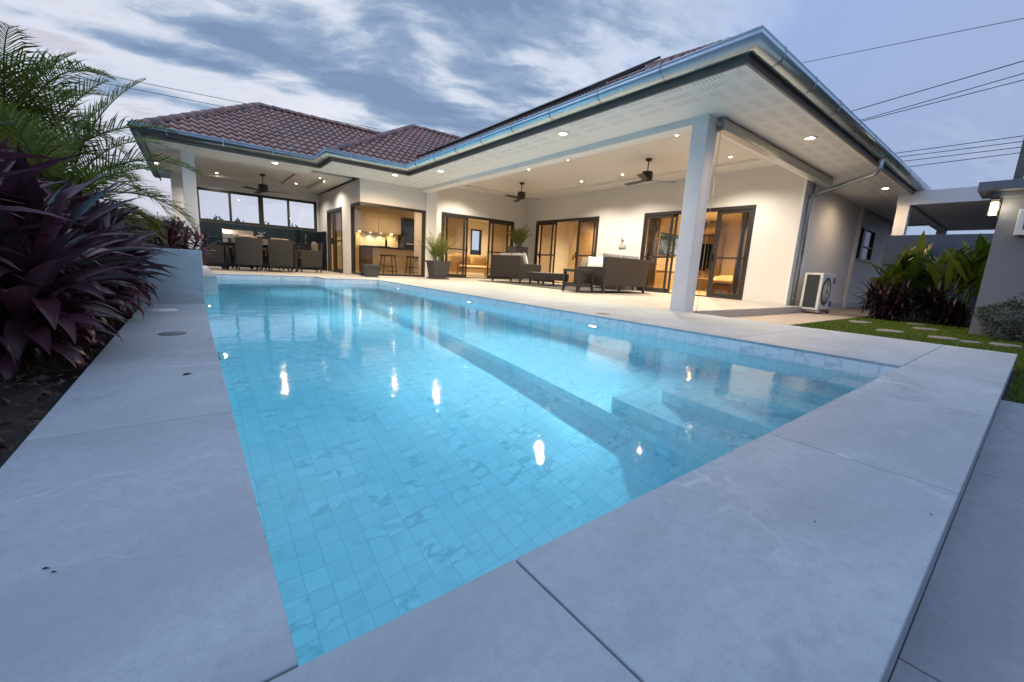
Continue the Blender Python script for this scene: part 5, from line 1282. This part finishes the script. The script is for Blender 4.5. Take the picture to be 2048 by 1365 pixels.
def banana(label, loc, n, h, seed, lean=0.0):
    t = thing('heliconia', label, 'plant', loc, 0, 'tall banana leaved plants along the garden wall'); q = random.Random(seed); L = Loc(t); st = MB(); lf = MB()
    for k in range(n):
        bx, by = q.uniform(-.16, .16), q.uniform(-.22, .22); hh = h * q.uniform(.75, 1.0); tx, ty = bx + q.uniform(-.12, .1), by + q.uniform(-.15, .15) + lean
        st.tube([(bx, by, -.05), ((bx + tx) / 2, (by + ty) / 2, hh * .3), (tx, ty, hh * .62)], [.016, .014, .009], 7, False)
        for j in range(5):
            az = q.uniform(0, 6.28); el = q.uniform(.75, 1.45); f = .28 + .35 * j / 5
            base = Vector((bx + (tx - bx) * f / .62, by + (ty - by) * f / .62, hh * f)); d = Vector((math.cos(az) * math.cos(el), math.sin(az) * math.cos(el), math.sin(el)))
            b2 = base + d * .16; st.tube([base, b2], [.007, .005], 5, False)
            lf.slab = (q.random(), 0, 0); strap(lf, b2, az, el, hh * q.uniform(.34, .50), q.uniform(.08, .125), q.uniform(.2, 1.0), .3, 9, q.uniform(-.4, .4))
    L.part(st, 'stem', 'stem_green'); L.part(lf, 'foliage', 'banana_leaf'); return t
banana('green banana leaved plant at the house end of the garden wall', (11.45, 1.95, -.15), 7, 1.75, 51)
banana('green banana leaved plant in the middle of the garden wall', (11.5, 1.45, -.15), 6, 1.70, 52)
banana('tall banana leaved plant with bare stems beside the grey pillar', (11.2, .92, -.15), 7, 2.05, 53, -.05)
banana('banana leaved plant pressed against the grey pillar', (11.3, .55, -.15), 5, 2.0, 54)
for k, (x, y, h) in enumerate(((10.95, 2.0, .55), (11.0, 1.62, .62), (11.05, 1.25, .5), (10.9, 1.85, .3), (11.1, .95, .3))):
    cordyline(['blackish cordyline at the house end of the dark clump', 'tallest blackish cordyline in the middle of the dark clump', 'blackish cordyline at the pillar end of the dark clump', 'low blackish cordyline at the front of the dark clump', 'small blackish cordyline below the tall bare stems'][k],
              (x, y, -.15), h, .42, 5, 60 + k, 'cordyline_black', 'blackish cordylines before the garden wall', .026, 30, name='dark_cordyline')
bush('grey_bush', 'rounded grey green bush at the foot of the grey pillar', (9.05, .10, -.15), .34, .44, .31, 6500, .032, 'bush_leaf', 71)
for k, (u, v, w, d) in enumerate(((1720, 645, .34, .30), (1780, 663, .30, .30), (1852, 659, .34, .3), (1886, 677, .30, .28), (1940, 685, .18, .18), (2010, 691, .28, .26), (1755, 651, .3, .24))):
    p = at(u, v, 'z', -.13); mb = MB(); m_ = 9; q = random.Random(k + 80)
    if k == 6: p = at(1830, 649, 'z', -.13)
    rim = [(p.x + math.cos(2 * math.pi * j / m_) * w * .62 * q.uniform(.9, 1.1), p.y + math.sin(2 * math.pi * j / m_) * d * .55 * q.uniform(.9, 1.1)) for j in range(m_)]
    t_ = mb.add([(a, b_, -.118) for a, b_ in rim]); b2 = mb.add([(a, b_, -.16) for a, b_ in rim]); mb.face(t_)
    for j in range(m_): mb.face([b2[j], b2[(j + 1) % m_], t_[(j + 1) % m_], t_[j]])
    lb = ['flat stepping stone nearest the house path', 'flat stepping stone closest to the raised deck edge', 'flat stepping stone below the dark cordylines', 'flat stepping stone in front of the grey pillar', 'smallest pale stepping stone in the lawn', 'flat stepping stone at the right edge, below the bush', 'flat stepping stone at the back of the lawn'][k]
    tag(mb.build('stepping_stone', 'stone_step', loc=(p.x, p.y, -.15), bevel=.008), lb, 'stepping stone', 'stepping stones in the lawn')

# ------------------------------------------------------------------ pole and overhead cables
po = thing('utility_pole', 'concrete utility pole rising behind the gate pillar', 'utility pole', (25, 1.33, -.15))
mb = MB(); mb.box(24.87, 25.13, 1.21, 1.45, -.15, 10.5); mb.build('shaft', 'concrete', po, bevel=.02)
def cable(label, p0, p1, sag, r=.012):
    p0, p1 = Vector(p0), Vector(p1); mb = MB()
    mb.tube([p0.lerp(p1, k / 40) - Vector((0, 0, sag * 4 * (k / 40) * (1 - k / 40))) for k in range(41)], r, 5, False)
    tag(mb.build('overhead_cable', 'cable', loc=tuple(p0)), label, 'cable', 'overhead cables')
def cab(label, a, b_, X, ext0=.8, ext1=2.0, sag=.0, r=.012):
    p, q = at(*a, 'x', X), at(*b_, 'x', X); d = q - p; cable(label, p - d * ext0, q + d * ext1, sag, r)
cab('thin sagging overhead wire crossing high at the right, above all others', (2048, 37), (1610, 125), 14, .6, 1.2, 0.0, .007)
cab('upper overhead cable of the middle bundle at the right', (2048, 122), (1706, 222), 22, r=.016)
cab('middle overhead cable that crosses the lowest one of its bundle', (2048, 147), (1725, 240), 22, r=.014)
cab('lowest overhead cable of the middle bundle at the right', (2048, 160), (1732, 241), 22, r=.014)
for k, (y0, y1) in enumerate(((272, 307), (283, 314), (294, 322), (305, 333))):
    cab(['top cable of the four parallel wires above the carport', 'second cable down of the four parallel wires above the carport', 'third cable down of the four parallel wires above the carport', 'lowest cable of the four parallel wires above the carport'][k], (2048, y0), (1790 + 12 * k, y1), 25, .8, 3.0, 0, .014)
for k, (a, b_) in enumerate((((0, 102), (600, 226)), ((0, 120), (600, 240)))):
    p, q = at(*a, 'y', 30), at(*b_, 'y', 30); d = q - p
    cable(['upper faint cable behind the left roof', 'lower faint cable behind the left roof'][k], p - d * .5, q + d * .4, .12, .014)

# ------------------------------------------------------------------ small things on the deck
p = at(345, 668, 'z', 0); mb = MB(); mb.lathe([(.001, .004), (.062, .004), (.066, .0015)], (p.x, p.y, 0), 28); tag(mb.build('skimmer_lid', 'lid_grey', loc=(p.x, p.y, 0)), 'round grey lid set in the left pool coping', 'lid')
p = at(320, 621, 'z', 0); mb = MB(); mb.lathe([(.001, .005), (.11, .005), (.116, .0015)], (p.x, p.y, 0), 28); tag(mb.build('skimmer_lid', 'lid_white', loc=(p.x, p.y, 0)), 'round white lid in the coping at the foot of the raised planter', 'lid')
p = at(1206, 628, 'z', 0); mb = MB(); mb.box(p.x - .06, p.x + .06, p.y - .06, p.y + .06, .0015, .005); tag(mb.build('deck_drain', 'lid_grey', loc=(p.x, p.y, 0)), 'small dark square drain in the deck beside the long pool edge', 'drain')
for k, (u, v, l, rz, lb) in enumerate(((375, 750, .020, .4, 'curled dry leaf on the left coping'), (92, 1139, .006, -.5, 'tiny dark leaf fragment on the left coping near the camera'), (108, 1146, .005, -.6, 'second tiny dark leaf fragment on the left coping near the camera'), (1862, 1030, .005, .2, 'tiny dark speck of leaf near the right slab edge'), (1630, 1045, .005, .1, 'small dry leaf on the broad front slab'))):
    p = at(u, v, 'z', 0); mb = MB(); c_, s2 = math.cos(rz), math.sin(rz)
    pts = [(-l, 0, .0015), (-.3 * l, -.25 * l, .0015 + .12 * l), (l, 0, .002), (-.2 * l, .28 * l, .0015 + .3 * l)]
    mb.face(mb.add([(p.x + a * c_ - b_ * s2, p.y + a * s2 + b_ * c_, z) for a, b_, z in pts])); mb.face(mb.add([(p.x + a * c_ - b_ * s2, p.y + a * s2 + b_ * c_, z * .2 + .0012) for a, b_, z in pts]))
    tag(mb.build('fallen_leaf', 'rubber', loc=(p.x, p.y, 0)), lb, 'leaf', 'leaves fallen on the deck')

# ------------------------------------------------------------------ render settings
S.view_settings.view_transform = 'Standard'; S.view_settings.look = 'None'; S.view_settings.gamma = 1; S.view_settings.exposure = EXPO
S.view_settings.use_curve_mapping = False
cy = S.cycles
cy.use_denoising = True; cy.denoiser = 'OPENIMAGEDENOISE'; cy.denoising_input_passes = 'RGB_ALBEDO_NORMAL'
cy.max_bounces = 10; cy.diffuse_bounces = 5; cy.glossy_bounces = 4; cy.transmission_bounces = 8; cy.transparent_max_bounces = 16
cy.sample_clamp_indirect = 5.0; cy.sample_clamp_direct = 0; cy.caustics_reflective = False; cy.caustics_refractive = True; cy.blur_glossy = .6
cy.use_light_tree = True
